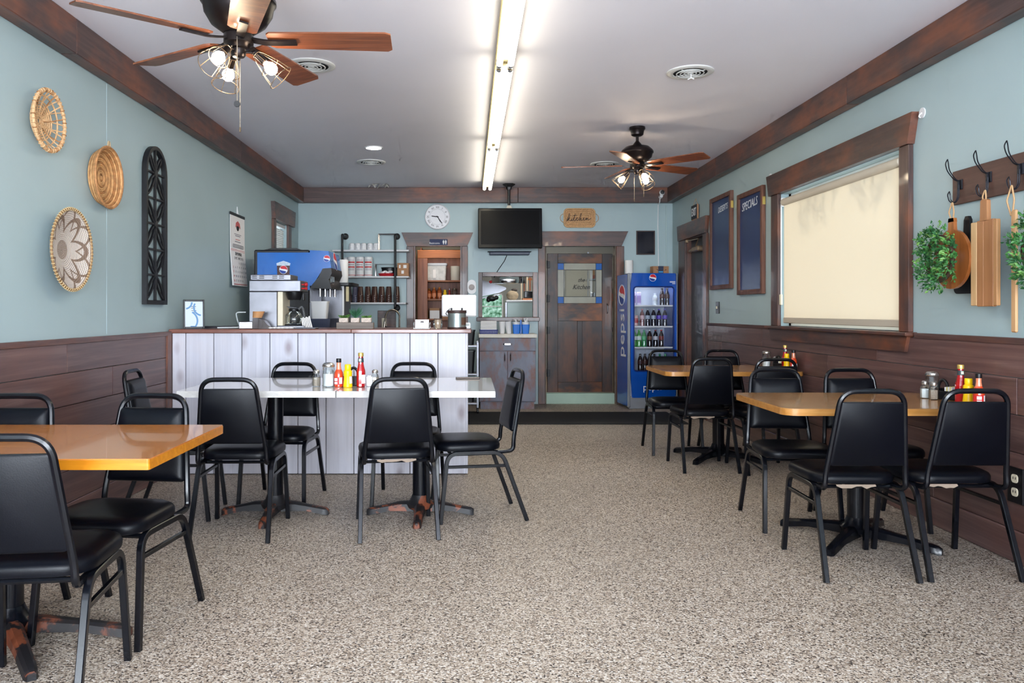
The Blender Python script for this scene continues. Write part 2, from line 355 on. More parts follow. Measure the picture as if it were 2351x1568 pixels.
S(MB().box(XL - .15, YF - .15, -0.06, XR + .15, YB + .14, 0.0).build('floor', m_floor))
S(MB().box(XL - .15, YF - .15, ZC, XR + .15, YB + .15, ZC + 0.1).build('ceiling', m_ceil))
LW = (9.0, 9.62, 1.2, 2.23)                     # left rear window opening (y0,y1,z0,z1)
RW = (4.81, 6.70, 1.075, 2.18); RD = (8.86, 9.60, 0.0, 2.06)
wl = S(wall_mesh(cuts(YF, YB, LW[0], LW[1]), cuts(0, ZC, LW[2], LW[3]), [LW], lambda u, z, d: (XL - d, u, z), .12).build('wall_left', m_wall, merge=True, flat=True))
wr = S(wall_mesh(cuts(YF, YB, RW[0], RW[1], RD[0], RD[1]), cuts(0, ZC, RW[2], RW[3], RD[3]), [RW, RD], lambda u, z, d: (XR + d, u, z), .12).build('wall_right', m_wall, merge=True, flat=True))
B1 = (-0.72, -0.10, 0, 2.035); B2 = (0.16, 0.82, 1.12, 1.645); B3 = (0.975, 1.888, 0, 2.035)
wb = S(wall_mesh(cuts(XL, XR, *B1[:2], *B2[:2], *B3[:2]), cuts(0, ZC, 2.035, 1.12, 1.645), [B1, B2, B3], lambda u, z, d: (u, YB + d, z), .12).build('wall_back', m_wall, merge=True, flat=True))
FW = [(-2.0, -0.1, .6, 2.3), (0.5, 2.4, .6, 2.3)]
wf = S(wall_mesh(cuts(XL, XR, -2.0, -.1, .5, 2.4), cuts(0, ZC, .6, 2.3), FW, lambda u, z, d: (u, YF - d, z), .12).build('wall_front', m_wall, merge=True, flat=True))
for k, (a, b, e, f) in enumerate(FW):
    wn = struct('window_%d' % (k + 3)); mb = MB()
    for q in ((a, e, a + .05, f), (b - .05, e, b, f), (a, e, b, e + .05), (a, f - .05, b, f)): mb.box(q[0], YF - .1, q[1], q[2], YF - .04, q[3], .004)
    mb.build('window_frame', m_trim_z, wn)
    MB().box(a + .05, YF - .075, e + .05, b - .05, YF - .07, f - .05).build('window_pane', m_pane, wn)

# ceiling beams along the walls, board by board
def beam(name, segs, fn, mat):
    t = struct(name)
    for a, b in segs: fn(MB(), a + .0015, b - .0015).build('board', mat, t)
BZ = 2.588
beam('trim_1', [(YF, 0.9), (.9, 4.3), (4.3, 7.4), (7.4, YB - .09)], lambda m, a, b: m.box(XL, a, BZ, XL + .09, b, ZC, .004), m_trim_y)
beam('trim_2', [(XL, .62), (.62, XR)], lambda m, a, b: m.box(a, YB - .09, BZ, b, YB, ZC, .004), m_trim_x)
beam('trim_3', [(YF, 2.4), (2.4, 5.35), (5.35, 8.2), (8.2, YB - .09)], lambda m, a, b: m.box(XR - .09, a, BZ, XR, b, ZC, .004), m_trim_y)

# wainscot: each board its own piece, with open joints
def wainscot(parent, x, sx, y0, y1, rows, seed, skip=()):
    rnd = random.Random(seed)
    for z0, z1 in rows:
        y = y0; first = True
        while y < y1 - 1e-4:
            ln = rnd.uniform(1.0, 2.6) if first else rnd.choice((2.0, 2.44, 2.9)); first = False
            ye = min(y + ln, y1)
            if y1 - ye < .4: ye = y1
            MB().box(x, y + .0012, z0 + .0016, x + sx * (.018 + rnd.uniform(0, .0025)), ye - .0012, z1 - .0016, .0025).build('plank', m_plank_y, parent); y = ye
ROWS_L = [(0.0, .15), (.15, .327), (.327, .505), (.505, .683), (.683, .862), (.862, 1.022)]
ROWS_R = [(.155, .345), (.345, .525), (.525, .705), (.705, .882), (.882, 1.045)]
wainscot(wl, XL, 1, YF, 5.84, ROWS_L, 3)
wainscot(wr, XR, -1, YF, 8.70, ROWS_R, 11)
wainscot(wr, XR, -1, 9.89, YB, ROWS_R, 12)
S(MB().box(XR - .026, YF, 0, XR, 8.70, .155, .006).build('baseboard_right', m_plank_y))
def rail(name, x, sx, y0, y1, z):
    mb = MB(); mb.prism([(x, z - .03), (x + sx * .026, z - .03), (x + sx * .032, z - .012), (x + sx * .032, z), (x, z)], y0, y1, 'y')
    return S(mb.build(name, m_rail_y))
rail('trim_4', XL, 1, YF, 5.86, 1.05)
rail('trim_5', XR, -1, YF, 4.64, 1.072); rail('trim_6', XR, -1, 6.92, 8.70, 1.072)
# cable raceways and joints on the walls
S(MB().box(XL, 4.85, 1.06, XL + .002, 4.855, 2.585).build('trim_7', pbr('wall_joint', c(172, 190, 194), .5)))

# ---- window with the roller shade (right wall)
wn = struct('window_1')
def flared(mb, x, sx, y0, y1, z0, z1, fl, t):       # header board whose ends flare outward, on a side wall
    return mb.prism([(y0 + fl, z0), (y1 - fl, z0), (y1, z1), (y0, z1)], x, x + sx * t, 'x')
flared(MB(), XR, -1, 4.64, 6.92, 2.185, 2.362, .05, .045).build('header_board', m_trim_y, wn)
for a, b in ((4.70, 4.81), (6.70, 6.85)): MB().box(XR, a, 1.075, XR - .03, b, 2.185, .004).build('casing_board', m_trim_z, wn)
MB().box(XR + .12, 4.66, 1.05, XR - .07, 6.90, 1.075, .006).build('window_stool', m_trim_y, wn)
flared(MB(), XR, -1, 4.70, 6.86, .957, 1.05, .03, .04).build('apron_board', m_trim_y, wn)
mb = MB()
for q in ((4.81, 1.075, 4.86, 2.18), (6.65, 1.075, 6.70, 2.18), (4.81, 1.075, 6.70, 1.12), (4.81, 2.13, 6.70, 2.18)): mb.box(XR + .065, q[0], q[1], XR + .1, q[2], q[3], .003)
mb.build('sash', pbr('white_sash', c(224, 226, 226), .4), wn)
for z0, z1 in ((1.12, 2.13),): MB().box(XR + .08, 4.86, z0, XR + .085, 6.65, z1).build('window_pane', m_pane, wn)
# ---- rear left window with slatted blind
wn = struct('window_2')
flared(MB(), XL, 1, 8.86, 9.93, 2.235, 2.425, .04, .045).build('header_board', m_trim_y, wn)
for a, b in ((8.89, 9.0), (9.62, 9.76)): MB().box(XL, a, 1.15, XL + .03, b, 2.235, .004).build('casing_board', m_trim_z, wn)
MB().box(XL - .1, 8.86, 1.17, XL + .05, 9.80, 1.2, .005).build('window_stool', m_trim_y, wn)
mb = MB()
for q in ((9.0, 1.2, 9.04, 2.23), (9.58, 1.2, 9.62, 2.23), (9.0, 1.2, 9.62, 1.24), (9.0, 2.19, 9.62, 2.23)): mb.box(XL - .1, q[0], q[1], XL - .07, q[2], q[3], .003)
mb.build('sash', MAT['white_sash'], wn)
MB().box(XL - .088, 9.04, 1.24, XL - .083, 9.58, 2.19).build('window_pane', m_pane, wn)

# ---- casings of the back wall openings
def flared_y(mb, x0, x1, z0, z1, fl, t): return mb.prism([(x0 + fl, z0), (x1 - fl, z0), (x1, z1), (x0, z1)], YB, YB - t, 'y')
d = struct('door_3')                                  # cased opening to the restrooms
flared_y(MB(), -.877, .045, 2.035, 2.21, .075, .04).build('header_board', m_trim_x, d)
MB().box(-.81, YB, 0, -.72, YB - .03, 2.035, .004).build('casing_board', m_trim_z, d)
MB().box(-.10, YB, 0, -.022, YB - .03, 2.035, .004).build('casing_board', m_trim_z, d)
for a, b in ((-.72, -.70), (-.12, -.10)): MB().box(a, YB - .005, 0, b, YB + .14, 2.035).build('jamb', m_trim_z, d)
p = struct('window_5')                                # pass-through to the kitchen
for q in ((.115, 1.12, .165, 1.70), (.815, 1.12, .875, 1.70)): MB().box(q[0], YB, q[1], q[2], YB - .025, q[3], .003).build('casing_board', m_trim_z, p)
MB().box(.165, YB, 1.645, .815, YB - .025, 1.70, .003).build('casing_board', m_trim_x, p)
MB().box(.09, YB + .12, 1.068, .90, YB - .06, 1.12, .005).build('sill_shelf', m_trim_x, p)
k = struct('trim_8')                                  # casing of the kitchen door
flared_y(MB(), .86, 2.04, 2.035, 2.225, .085, .045).build('header_board', m_trim_x, k)
for a, b in ((.885, .975), (1.888, 1.99)): MB().box(a, YB, 0, b, YB - .03, 2.035, .004).build('casing_board', m_trim_z, k)
for a, b in ((.975, .99), (1.873, 1.888)): MB().box(a, YB - .002, 0, b, YB + .14, 2.035).build('jamb', pbr('worn_jamb', c(104, 92, 78), .6, var=.3, vs=14), k)
# ---- kitchen door on its hinges
DW, DZ0, DZ1 = .85, .15, 1.945
kd = struct('door_1'); kd.location = (1.008, YB + .05, 0); kd.rotation_euler = (0, 0, math.radians(3.5))
T = .04
for a, b in ((0, .135), (DW - .135, DW)): MB().box(a, -T / 2, DZ0, b, T / 2, DZ1, .003).build('stile', m_kdoor, kd)
for z0, z1 in ((DZ0, .28), (1.07, 1.30), (1.82, DZ1)): MB().box(.135, -T / 2, z0, DW - .135, T / 2, z1, .003).build('rail', m_kdoor_x, kd)
MB().box(.39, -T / 2, .28, .455, T / 2, 1.07, .003).build('mullion', m_kdoor, kd)
for a, b in ((.135, .39), (.455, DW - .135)): MB().box(a, -.008, .28, b, .008, 1.07).build('door_panel', m_kdoor, kd)
m_border = pbr('frosted_border_glass', c(160, 160, 148), .25, var=.08, vs=6); m_blueg = pbr('blue_corner_glass', c(26, 96, 178), .2, var=.1, vs=10)
gx = (.135, .215, .635, .715); gz = (1.30, 1.385, 1.735, 1.82)
for i in range(3):
    for j in range(3):
        mm = m_pane if i == j == 1 else (m_blueg if i != 1 and j != 1 else m_border)
        MB().box(gx[i] + .002, -.006, gz[j] + .002, gx[i + 1] - .002, .006, gz[j + 1] - .002).build('glass_pane', mm, kd)
mb = MB()
for x in gx[1:3]: mb.box(x - .003, -.009, gz[0], x + .003, .009, gz[3])
for z in gz[1:3]: mb.box(gx[0], -.009, z - .003, gx[3], .009, z + .003)
mb.build('lead_came', m_blackmetal, kd)
tM = lambda x, z: Matrix.Translation((x, -.012, z)) @ Matrix.Rotation(PI / 2, 4, 'X')
text('lettering', 'the', .075, m_ink, kd, tM(.44, 1.60), shear=.45, sx=.9); text('lettering', 'Kitchen', .085, m_ink, kd, tM(.44, 1.51), shear=.45, sx=.85)
MB().tube(fillet([(.78, -.02, 1.29), (.78, -.055, 1.28), (.78, -.055, 1.18), (.78, -.02, 1.17)], .02), .006).build('door_handle', m_steel, kd)
for z in (.40, .95, 1.36, 1.80): MB().box(-.012, -.028, z - .045, .03, -.018, z + .045, .003).cyl((-.006, -.03, z - .05), (-.006, -.03, z + .05), .008).build('hinge', m_blackmetal, kd)
# raised kitchen threshold painted pale green
m_pale = pbr('pale_green_paint', c(164, 188, 172), .5, var=.04, vs=5)
S(MB().box(.99, YB + .004, 0, 1.873, YB + .12, .138, .004).build('trim_9', m_pale))
# ---- door in the right wall with closer
d2 = struct('door_2')
flared(MB(), XR, -1, 8.70, 9.90, 2.06, 2.245, .035, .045).build('header_board', m_trim_y, d2)
for a, b in ((8.715, 8.86), (9.60, 9.88)): MB().box(XR, a, 0, XR - .03, b, 2.06, .004).build('casing_board', m_trim_z, d2)
for a, b in ((8.86, 8.872), (9.588, 9.60)): MB().box(XR - .002, a, 0, XR + .12, b, 2.06).build('jamb', m_trim_z, d2)
MB().box(XR - .002, 8.86, 2.05, XR + .12, 9.60, 2.062).build('jamb', m_trim_y, d2)
m_dark_door = pbr('dark_painted_door', c(44, 48, 54), .4, var=.1, vs=2)
MB().box(XR + .05, 8.87, .01, XR + .09, 9.59, 2.05, .003).build('door_leaf', m_dark_door, d2)
cl = MB().box(XR - .03, 9.05, 1.885, XR + .05, 9.30, 1.945, .012).build('door_closer', pbr('aged_brass', c(150, 128, 104), .4, metal=.6), d2)
MB().cyl((XR - .012, 9.30, 1.915), (XR - .012, 9.42, 1.905), .02).build('closer_cylinder', MAT['aged_brass'], cl)
MB().tube([(XR - .02, 9.15, 1.945), (XR - .03, 9.02, 2.02), (XR - .02, 9.52, 2.035)], .007, 6).build('closer_arm', MAT['aged_brass'], cl)
MB().box(XR - .04, 9.50, 2.015, XR - .005, 9.56, 2.05, .004).build('arm_bracket', MAT['aged_brass'], cl)
# ---- pantry beyond the cased opening
m_pwall = pbr('pantry_wall', c(170, 166, 150), .7)
S(wall_mesh([-1.1, .06], [0, 2.6], [], lambda u, z, d: (u, 11.72 + d, z), .05).build('wall_pantry', m_pwall, flat=True))
S(MB().box(-1.15, YB + .12, 0, -1.1, 11.77, 2.6).build('wall_pantry_left', m_pwall)); S(MB().box(.06, YB + .12, 0, .11, 11.77, 2.6).build('wall_pantry_right', m_pwall))
S(MB().box(-1.15, YB + .12, 2.5, .11, 11.77, 2.6).build('ceiling_pantry', m_pwall)); S(MB().box(-1.15, YB + .14, -.06, .11, 11.77, 0).build('floor_pantry', m_floor))
m_red_wood_z = wood('red_pantry_wood_z', [(.25, c(96, 50, 34)), (.5, c(128, 74, 50)), (.75, c(152, 96, 70))], 'z', rough=.5)
m_red_wood_x = wood('red_pantry_wood_x', [(.25, c(110, 58, 26)), (.5, c(150, 86, 40)), (.75, c(176, 110, 56))], 'x', rough=.5)
pf = struct('door_4')                                  # second, inner door frame
for a, b in ((-.72, -.58), (-.05, .06)): MB().box(a, 11.0, 0, b, 11.05, 1.93, .004).build('casing_board', m_red_wood_z, pf)
MB().box(-.72, 11.0, 1.93, .06, 11.05, 2.04, .004).build('casing_board', m_red_wood_x, pf)
# ---- kitchen beyond
m_kwall = pbr('kitchen_wall', c(142, 142, 138), .6, var=.04, vs=2)
S(MB().box(.11, 13.6, 0, 2.74, 13.7, 2.85).build('wall_kitchen_back', m_kwall)); S(MB().box(.11, YB + .12, 0, .16, 13.6, 2.85).build('wall_kitchen_left', m_kwall)); S(MB().box(2.69, YB + .12, 0, 2.74, 13.6, 2.85).build('wall_kitchen_right', m_kwall))
S(MB().box(.11, YB + .15, 2.75, 2.74, 13.7, 2.85).build('ceiling_kitchen', m_kwall)); S(MB().box(.16, YB + .12, -.06, 2.69, 13.6, .138).build('floor_kitchen', pbr('kitchen_tile', c(120, 96, 80), .5)))
# ================================================================== chairs
SQ = [(-.0115, -.009), (-.009, -.0115), (.009, -.0115), (.0115, -.009), (.0115, .009), (.009, .0115), (-.009, .0115), (-.0115, .009)]
def by(z): return -.185 - .075 * (z - .44) / .41          # rake of the back
def make_chair():
    t = thing('dining_chair', 'x', 'chair')
    def outline(ins, z, crown=0.0):
        r = []
        for (x, y) in rrect(-.5, -.5, .5, .5, .24, 6):
            wd = .385 + .03 * (y + .5) - 2 * ins; r.append((x * wd, .065 + y * (.375 - 2 * ins), z))
        return r
    MB().loft([outline(.012, .404), outline(.002, .408), outline(0, .418), outline(.0, .432), outline(.006, .446), outline(.024, .456), outline(.07, .462), outline(.15, .465)]).build('seat', m_vinyl, t, angle=.9)
    # padded back
    def bk(ins, off):
        r = []; z0, z1 = .505 + ins, .797 - ins
        for (u, v) in rrect(-.5, -.5, .5, .5, .045, 4):
            z = z0 + (v + .5) * (z1 - z0); hw = .1785 - .0395 * (z - .46) / .385 - .007 - ins; r.append((u * 2 * hw, by(z) + off, z))
        return r
    MB().loft([bk(.004, -.010), bk(0, -.007), bk(0, .012), bk(.006, .022), bk(.022, .029), bk(.05, .032)]).build('backrest', m_vinyl, t, angle=.9)
    # one bent tube: under the seat, up the sides and round the grab handle
    half = [(.165, .10, .392), (.172, -.10, .392), (.181, -.188, .40), (.178, by(.46), .46), (.1365, by(.852), .8445), (0, by(.852), .8465)]
    path = half + [(-x, y, z) for x, y, z in half[-2::-1]]
    MB().tube(fillet(path, [0, .05, .07, .03, .095, 0, .095, .03, .07, .05, 0], 8), .0122, 8).build('back_frame', m_black, t)
    for sx in (1, -1):
        MB().tube(fillet([(sx * .204, .238, 0), (sx * .192, .196, .394), (sx * .190, .04, .394)], .06, 6), prof=SQ).build('leg', m_black, t)
        MB().tube(fillet([(sx * .204, -.262, 0), (sx * .192, -.118, .394), (sx * .190, .04, .394)], .06, 6), prof=SQ).build('leg', m_black, t)
        MB().tube([(sx * .194, .203, .318), (sx * .194, -.146, .318)], prof=[(.7 * a, .7 * b) for a, b in SQ]).build('stretcher', m_black, t)
    for yy in (.175, -.085): MB().tube([(-.19, yy, .388), (.19, yy, .388)], .009, 6).build('seat_crossbar', m_black, t)
    return t
def torn(parent, x0, x1):
    n = 9; rnd = random.Random(int(x0 * 1000)); top = []; bot = []
    for i in range(n):
        x = x0 + (x1 - x0) * i / (n - 1); top.append((x, -.117, .4035)); bot.append((x, -.124 - .003 * rnd.random(), .397 - (.012 * rnd.random() if 0 < i < n - 1 else 0)))
    MB().loft([top, bot], cap=False, closed=False).loft([[(x, y - .001, z) for x, y, z in top], [(x, y - .001, z) for x, y, z in bot]], cap=False, closed=False).build('torn_lining', pbr('torn_lining', c(150, 132, 116), .9), parent)
chair0 = make_chair()
CH = [  # x, y, facing direction (degrees, 90 = away from the camera), label, group
    (-1.348, 2.48, 97, 'black vinyl chair at the near left corner, back to us, before the orange table', 0),
    (-1.345, 3.07, 263.5, 'black vinyl chair behind the orange table, nearer the aisle, facing us', 0),
    (-1.88, 3.06, 270, 'black vinyl chair behind the orange table beside the left wall, mostly cut off', 0),
    (-1.25, 4.37, 91, 'black vinyl chair, back to us, before the left half of the white table', 0),
    (-.405, 4.40, 99, 'black vinyl chair, back to us, before the right half of the white table', (-.11, .10)),
    (-1.19, 5.08, 266, 'black vinyl chair behind the white table left of the ketchup bottle', 0),
    (-.385, 5.09, 268, 'black vinyl chair behind the white table under the planter end of counter', 0),
    (.036, 4.72, 190, 'black vinyl chair in side view at the right end of white table', 0),
    (-1.74, 4.73, 4, 'black vinyl chair against the left wall at the left end of white table', 0),
    (1.785, 3.775, 89, 'black vinyl chair, back to us, before the near tan table on its aisle side', (-.10, .08)),
    (2.245, 3.785, 90, 'black vinyl chair, back to us, before the near tan table beside the right wall', (-.15, .0)),
    (1.815, 4.525, 266, 'black vinyl chair facing us behind the near tan table on its aisle side', 0),
    (2.28, 4.53, 270, 'black vinyl chair facing us behind the near tan table beside the right wall', 0),
    (1.79, 6.135, 90, 'black vinyl chair, back to us, before the far tan table on its aisle side', (-.12, .06)),
    (2.235, 6.06, 90, 'black vinyl chair, back to us, before the far tan table beside the wall', 0),
    (1.735, 6.83, 268, 'black vinyl chair facing us behind the far tan table before the drinks cooler', 0),
    (2.24, 6.83, 270, 'black vinyl chair facing us behind the far tan table beside the dark door', 0),
    (1.588, 1.80, 270, 'black vinyl chair at the right picture edge, only its rim showing', 0),
]
chairs = []
for i, (x, y, a, lab, tn) in enumerate(CH):
    o = chair0 if i == 0 else copy_tree(chair0)
    o.location = (x, y, 0); o.rotation_euler = (0, 0, math.radians(a - 90)); tag(o, lab, 'chair', 'black vinyl dining chairs'); chairs.append((o, tn))
for o, tn in chairs:
    if tn: torn(o, *tn)

# ================================================================== tables
m_rust = wood('worn_rusty_iron', [(.40, c(20, 20, 24)), (.51, c(26, 24, 26)), (.545, c(112, 58, 36)), (.8, c(136, 74, 46))], 'z', fine=7, along=7, rough=.5, bump=.3, rnd=0)
m_rust2 = wood('lightly_worn_iron', [(.40, c(20, 20, 24)), (.57, c(28, 25, 26)), (.62, c(92, 50, 34)), (.8, c(116, 64, 42))], 'z', fine=7, along=7, rough=.5, bump=.3, rnd=0)
def table(label, x0, x1, y0, y1, z, mt, me, mbase, base_rot, arm, rad, px=None, py=None, group=None, th=.034, arms=None, foot_mats={}):
    cx, cy = (x0 + x1) / 2, (y0 + y1) / 2; px = cx if px is None else px; py = cy if py is None else py
    t = thing('dining_table', label, 'table', (cx, cy, 0), 0, group); hx, hy = (x1 - x0) / 2, (y1 - y0) / 2; bx, byy = px - cx, py - cy
    o0 = rrect(-hx + .0015, -hy + .0015, hx - .0015, hy - .0015, rad, 6); o1 = rrect(-hx, -hy, hx, hy, rad, 6)
    top = MB().prism(o0, z - .004, z, 'z').build('table_top', mt, t)
    MB().prism(o1, z - th, z - .004, 'z').build('edge_band', me, top)
    MB().lathe([(.046, .06), (.046, z - th - .01)], 20, (bx, byy, 0)).build('column', m_black, t)
    MB().box(bx - .16, byy - .03, z - th - .02, bx + .16, byy + .03, z - th, .004).box(bx - .03, byy - .16, z - th - .018, bx + .03, byy + .16, z - th - .002, .004).build('mounting_plate', m_blackmetal, t)
    MB().lathe([(.03, .02), (.075, .045), (.085, .07), (.06, .09), (.048, .12)], 20, (bx, byy, 0)).build('base_hub', mbase, t)
    for a in (arms or [base_rot + k * PI / 2 for k in range(4)]):
        L_ = arm
        rings = []
        for s_, hw, zb, zt in ((.04, .034, .025, .082), (.12, .031, .028, .078), (L_ * .6, .026, .026, .062), (L_ * .88, .024, .006, .046), (L_ * .96, .022, .0, .040), (L_, .014, .0, .030)):
            ring = []
            for u, v in ((-1, 0), (-.9, .75), (-.45, 1), (.45, 1), (.9, .75), (1, 0)):
                ring.append((bx + math.cos(a) * s_ - math.sin(a) * u * hw, byy + math.sin(a) * s_ + math.cos(a) * u * hw, zb + v * (zt - zb)))
            rings.append(ring)
        MB().loft(rings).build('base_foot', foot_mats.get(round(math.degrees(a)), mbase), t)
    return t
table('orange wood-grain table cut off by the left picture edge', -2.185, -.985, 2.45, 3.19, .745, m_table_o, m_edge_o, m_black, 0, .44, .008, foot_mats={-52: m_rust, 2: m_rust2}, px=-1.69, py=2.93, arms=[math.radians(q) for q in (2, -52, 128, 182)])
table('white plank-top square table, left of the pushed-together pair', -1.575, -.719, 4.27, 5.135, .77, m_table_w, m_table_w, m_rust, 0, .315, .006, px=-1.145, py=4.70, group='white tables pushed together')
table('white plank-top square table, right of the pushed-together pair, nearer the aisle', -.716, .140, 4.27, 5.135, .77, m_table_w, m_table_w, m_rust, 0, .315, .006, px=-.29, py=4.70, group='white tables pushed together')
table('tan laminate table by the right wall, nearest us, under the shaded window', 1.51, 2.585, 3.81, 4.57, .732, m_table_t, m_edge_t, m_black, math.radians(46), .40, .07, px=2.035, py=4.19, group='tan wall tables')
table('tan laminate table by the right wall, farther back near the drinks cooler', 1.51, 2.585, 6.12, 6.88, .732, m_table_t, m_edge_t, m_black, math.radians(46), .40, .07, px=2.03, py=6.50, group='tan wall tables')

# ================================================================== condiments
m_ketchup = pbr('ketchup_red', c(168, 14, 18), .15, coat=.6); m_mustard = pbr('mustard_yellow', c(238, 196, 8), .35); m_hot = pbr('hot_sauce', c(204, 66, 30), .2, coat=.5)
m_hotn = pbr('hot_sauce_thin', c(214, 130, 96), .2, coat=.5); m_gold = pbr('gold_cap', c(206, 176, 96), .35, metal=.6); m_salt = pbr('white_grains', c(236, 236, 238), .9); m_pepper = pbr('pepper_grains', c(168, 150, 136), .95, var=.3, vs=300)
m_label_w = pbr('label_white', c(232, 230, 230), .5); m_label_b = pbr('label_dark', c(44, 56, 62), .5); m_lid = pbr('shaker_lid', c(196, 192, 186), .22, metal=.9)
def patch(mb, r, z0, z1, a0, a1, n=8, r1=None):
    A = [math.radians(a0 + (a1 - a0) * i / n) for i in range(n + 1)]; r1 = r1 or r
    return mb.loft([[(r * math.cos(a), r * math.sin(a), z0) for a in A], [(r1 * math.cos(a), r1 * math.sin(a), z1) for a in A]], cap=False, closed=False)
def ketchup():
    t = thing('ketchup_bottle', 'x', 'ketchup bottle')
    MB().lathe([(.022, 0), (.0255, .004), (.0255, .085), (.0245, .094), (.019, .112), (.0155, .132), (.014, .15), (.013, .172)], 10).build('bottle', m_ketchup, t)
    MB().lathe([(.0155, .172), (.0158, .176), (.0158, .190), (.0145, .193)], 16).build('cap', m_gold, t)
    patch(MB(), .0168, .140, .164, 150, 390, 14, .0148).build('neck_label', m_label_b, t)
    patch(MB(), .0262, .02, .07, 285, 380, 8).build('body_label', m_label_w, t)
    patch(MB(), .0172, .145, .160, 235, 285, 4, .0155).build('neck_emblem', pbr('label_pale', c(206, 206, 186), .5), t)
    return t
def mustard():
    t = thing('mustard_bottle', 'x', 'mustard bottle')
    MB().lathe([(.024, 0), (.0265, .004), (.0255, .018), (.0225, .045), (.0225, .06), (.0245, .078), (.0235, .092), (.016, .099)], 18).build('bottle', m_mustard, t)
    MB().lathe([(.0175, .099), (.0182, .103), (.0178, .126), (.0165, .129)], 18).build('cap', m_mustard, t)
    patch(MB(), .0262, .022, .062, 300, 372, 6, .0238).build('body_label', pbr('mustard_label', c(222, 214, 206), .5), t)
    return t
def hotsauce():
    t = thing('hot_sauce_bottle', 'x', 'hot sauce bottle')
    MB().lathe([(.023, 0), (.0255, .003), (.0255, .068), (.0235, .082), (.0155, .098)], 18).build('bottle', m_hot, t)
    MB().lathe([(.0157, .098), (.0125, .118), (.0125, .138)], 16).build('neck', m_hotn, t)
    MB().lathe([(.0145, .138), (.0148, .141), (.0145, .158), (.013, .160)], 16).build('cap', m_blk, t)
    patch(MB(), .0261, .012, .056, 180, 360, 12).build('body_label', pbr('hot_label_red', c(196, 38, 36), .5), t)
    for z0, z1, a0, a1 in ((.034, .050, 215, 262), (.016, .029, 215, 262), (.018, .054, 285, 325)): patch(MB(), .0265, z0, z1, a0, a1, 6).build('label_print', m_label_w, t)
    return t
def sugar(filled=True):
    t = thing('sugar_jar', 'x', 'sugar jar')
    MB().lathe([(.034, 0), (.037, .004), (.034, .012), (.034, .10), (.031, .114)], 10).build('jar', m_jar, t)
    if filled: MB().lathe([(.030, .006), (.0315, .010), (.0315, .074), (.0, .076)], 10).build('sugar', m_salt, t)
    MB().lathe([(.034, .112), (.0355, .116), (.0345, .126), (.026, .135), (.008, .138)], 20).build('lid', m_lid, t)
    return t
def shaker(mat):
    t = thing('shaker', 'x', 'shaker')
    MB().lathe([(.021, 0), (.0235, .004), (.0235, .052), (.020, .062), (.015, .070), (.015, .076)], 8, a0=PI / 8).build('jar', m_jar, t)
    MB().lathe([(.019, .003), (.0212, .006), (.0212, .050), (.0, .053)], 8, a0=PI / 8).build('contents', mat, t)
    MB().lathe([(.0172, .074), (.018, .078), (.0175, .088), (.012, .094), (.004, .0955)], 16).build('lid', m_lid, t)
    return t
def caddy():
    t = thing('packet_caddy', 'x', 'caddy')
    MB().box(-.055, -.032, 0, .055, .032, .005, .002).box(-.055, -.032, 0, -.05, .032, .055, .002).box(.05, -.032, 0, .055, .032, .055, .002).box(-.055, .028, 0, .055, .032, .055, .002).box(-.055, -.032, 0, .055, -.028, .045, .002).build('tray', m_blk, t)
    ring = [(math.cos(a) * .026 - .028, 0, .055 + math.sin(a) * .045) for a in [PI * i / 12 for i in range(13)]]
    MB().tube(ring, .008, 8).build('handle', m_blk, t)
    rnd = random.Random(5)
    for k in range(5): MB().box(-.004 + k * .009, -.024, .006, .002 + k * .009, .024, .062 + rnd.uniform(-.004, .008), .001).build('sweetener_packet', (m_paper, pbr('packet_yellow', c(222, 214, 150), .7))[k % 2], t)
    return t
def creamer():
    t = thing('creamer_cup', 'x', 'creamer')
    MB().lathe([(.016, 0), (.019, .003), (.0215, .052), (.020, .056)], 12).build('cup', m_white, t)
    for a in (-.2, .25): MB().box(-.010, -.002, .05, .010, .002, .062, .0005, Matrix.Rotation(a, 4, 'Z')).build('lid_flap', m_paper, t)
    return t
def place(o, x, y, z, label, group=None, rz=0.0):
    o.location = (x, y, z); o.rotation_euler = (0, 0, rz); tag(o, label, o['category'], group); return o
ZW = .7705; ZT = .7325
k0 = place(ketchup(), -.616, 4.515, ZW, 'tall red ketchup bottle with gold cap on the white table', 'ketchup bottles')
m0 = place(mustard(), -.686, 4.49, ZW, 'yellow mustard squeeze bottle on the white table', 'mustard bottles')
h0 = place(hotsauce(), -.742, 4.52, ZW, 'orange-red hot sauce bottle with black cap on the white table', 'hot sauce bottles')
s0 = place(sugar(), -.80, 4.52, ZW, 'glass sugar jar with metal lid, full of sugar, on the white table', 'sugar jars')
p0 = place(shaker(m_pepper), -.873, 4.545, ZW, 'pepper shaker beside the sugar jar, leftmost condiment on the white table', 'shakers')
place(copy_tree(p0), -.541, 4.56, ZW, 'pepper shaker at the right end of the condiments on the white table', 'shakers')
c0 = place(caddy(), -.70, 4.62, ZW, 'black packet caddy standing behind the mustard on the white table', 'packet caddies', PI)
place(creamer(), -.572, 4.545, ZW, 'small white creamer cup right of the ketchup on the white table')
place(copy_tree(k0), 2.512, 4.075, ZT, 'tall red ketchup bottle with gold cap on the near tan table', 'ketchup bottles', .2)
place(copy_tree(m0), 2.508, 4.005, ZT, 'yellow mustard squeeze bottle on the near tan table', 'mustard bottles', .2)
place(copy_tree(h0), 2.502, 3.915, ZT, 'orange hot sauce bottle with black cap on the near tan table', 'hot sauce bottles', .1)
place(shaker(m_salt), 2.444, 4.275, ZT, 'white salt shaker on the near tan table', 'shakers')
place(copy_tree(p0), 2.452, 4.208, ZT, 'brown pepper shaker on the near tan table beside the salt', 'shakers')
place(sugar(False), 2.54, 4.375, ZT, 'empty glass sugar jar behind the salt on the near tan table', 'sugar jars')
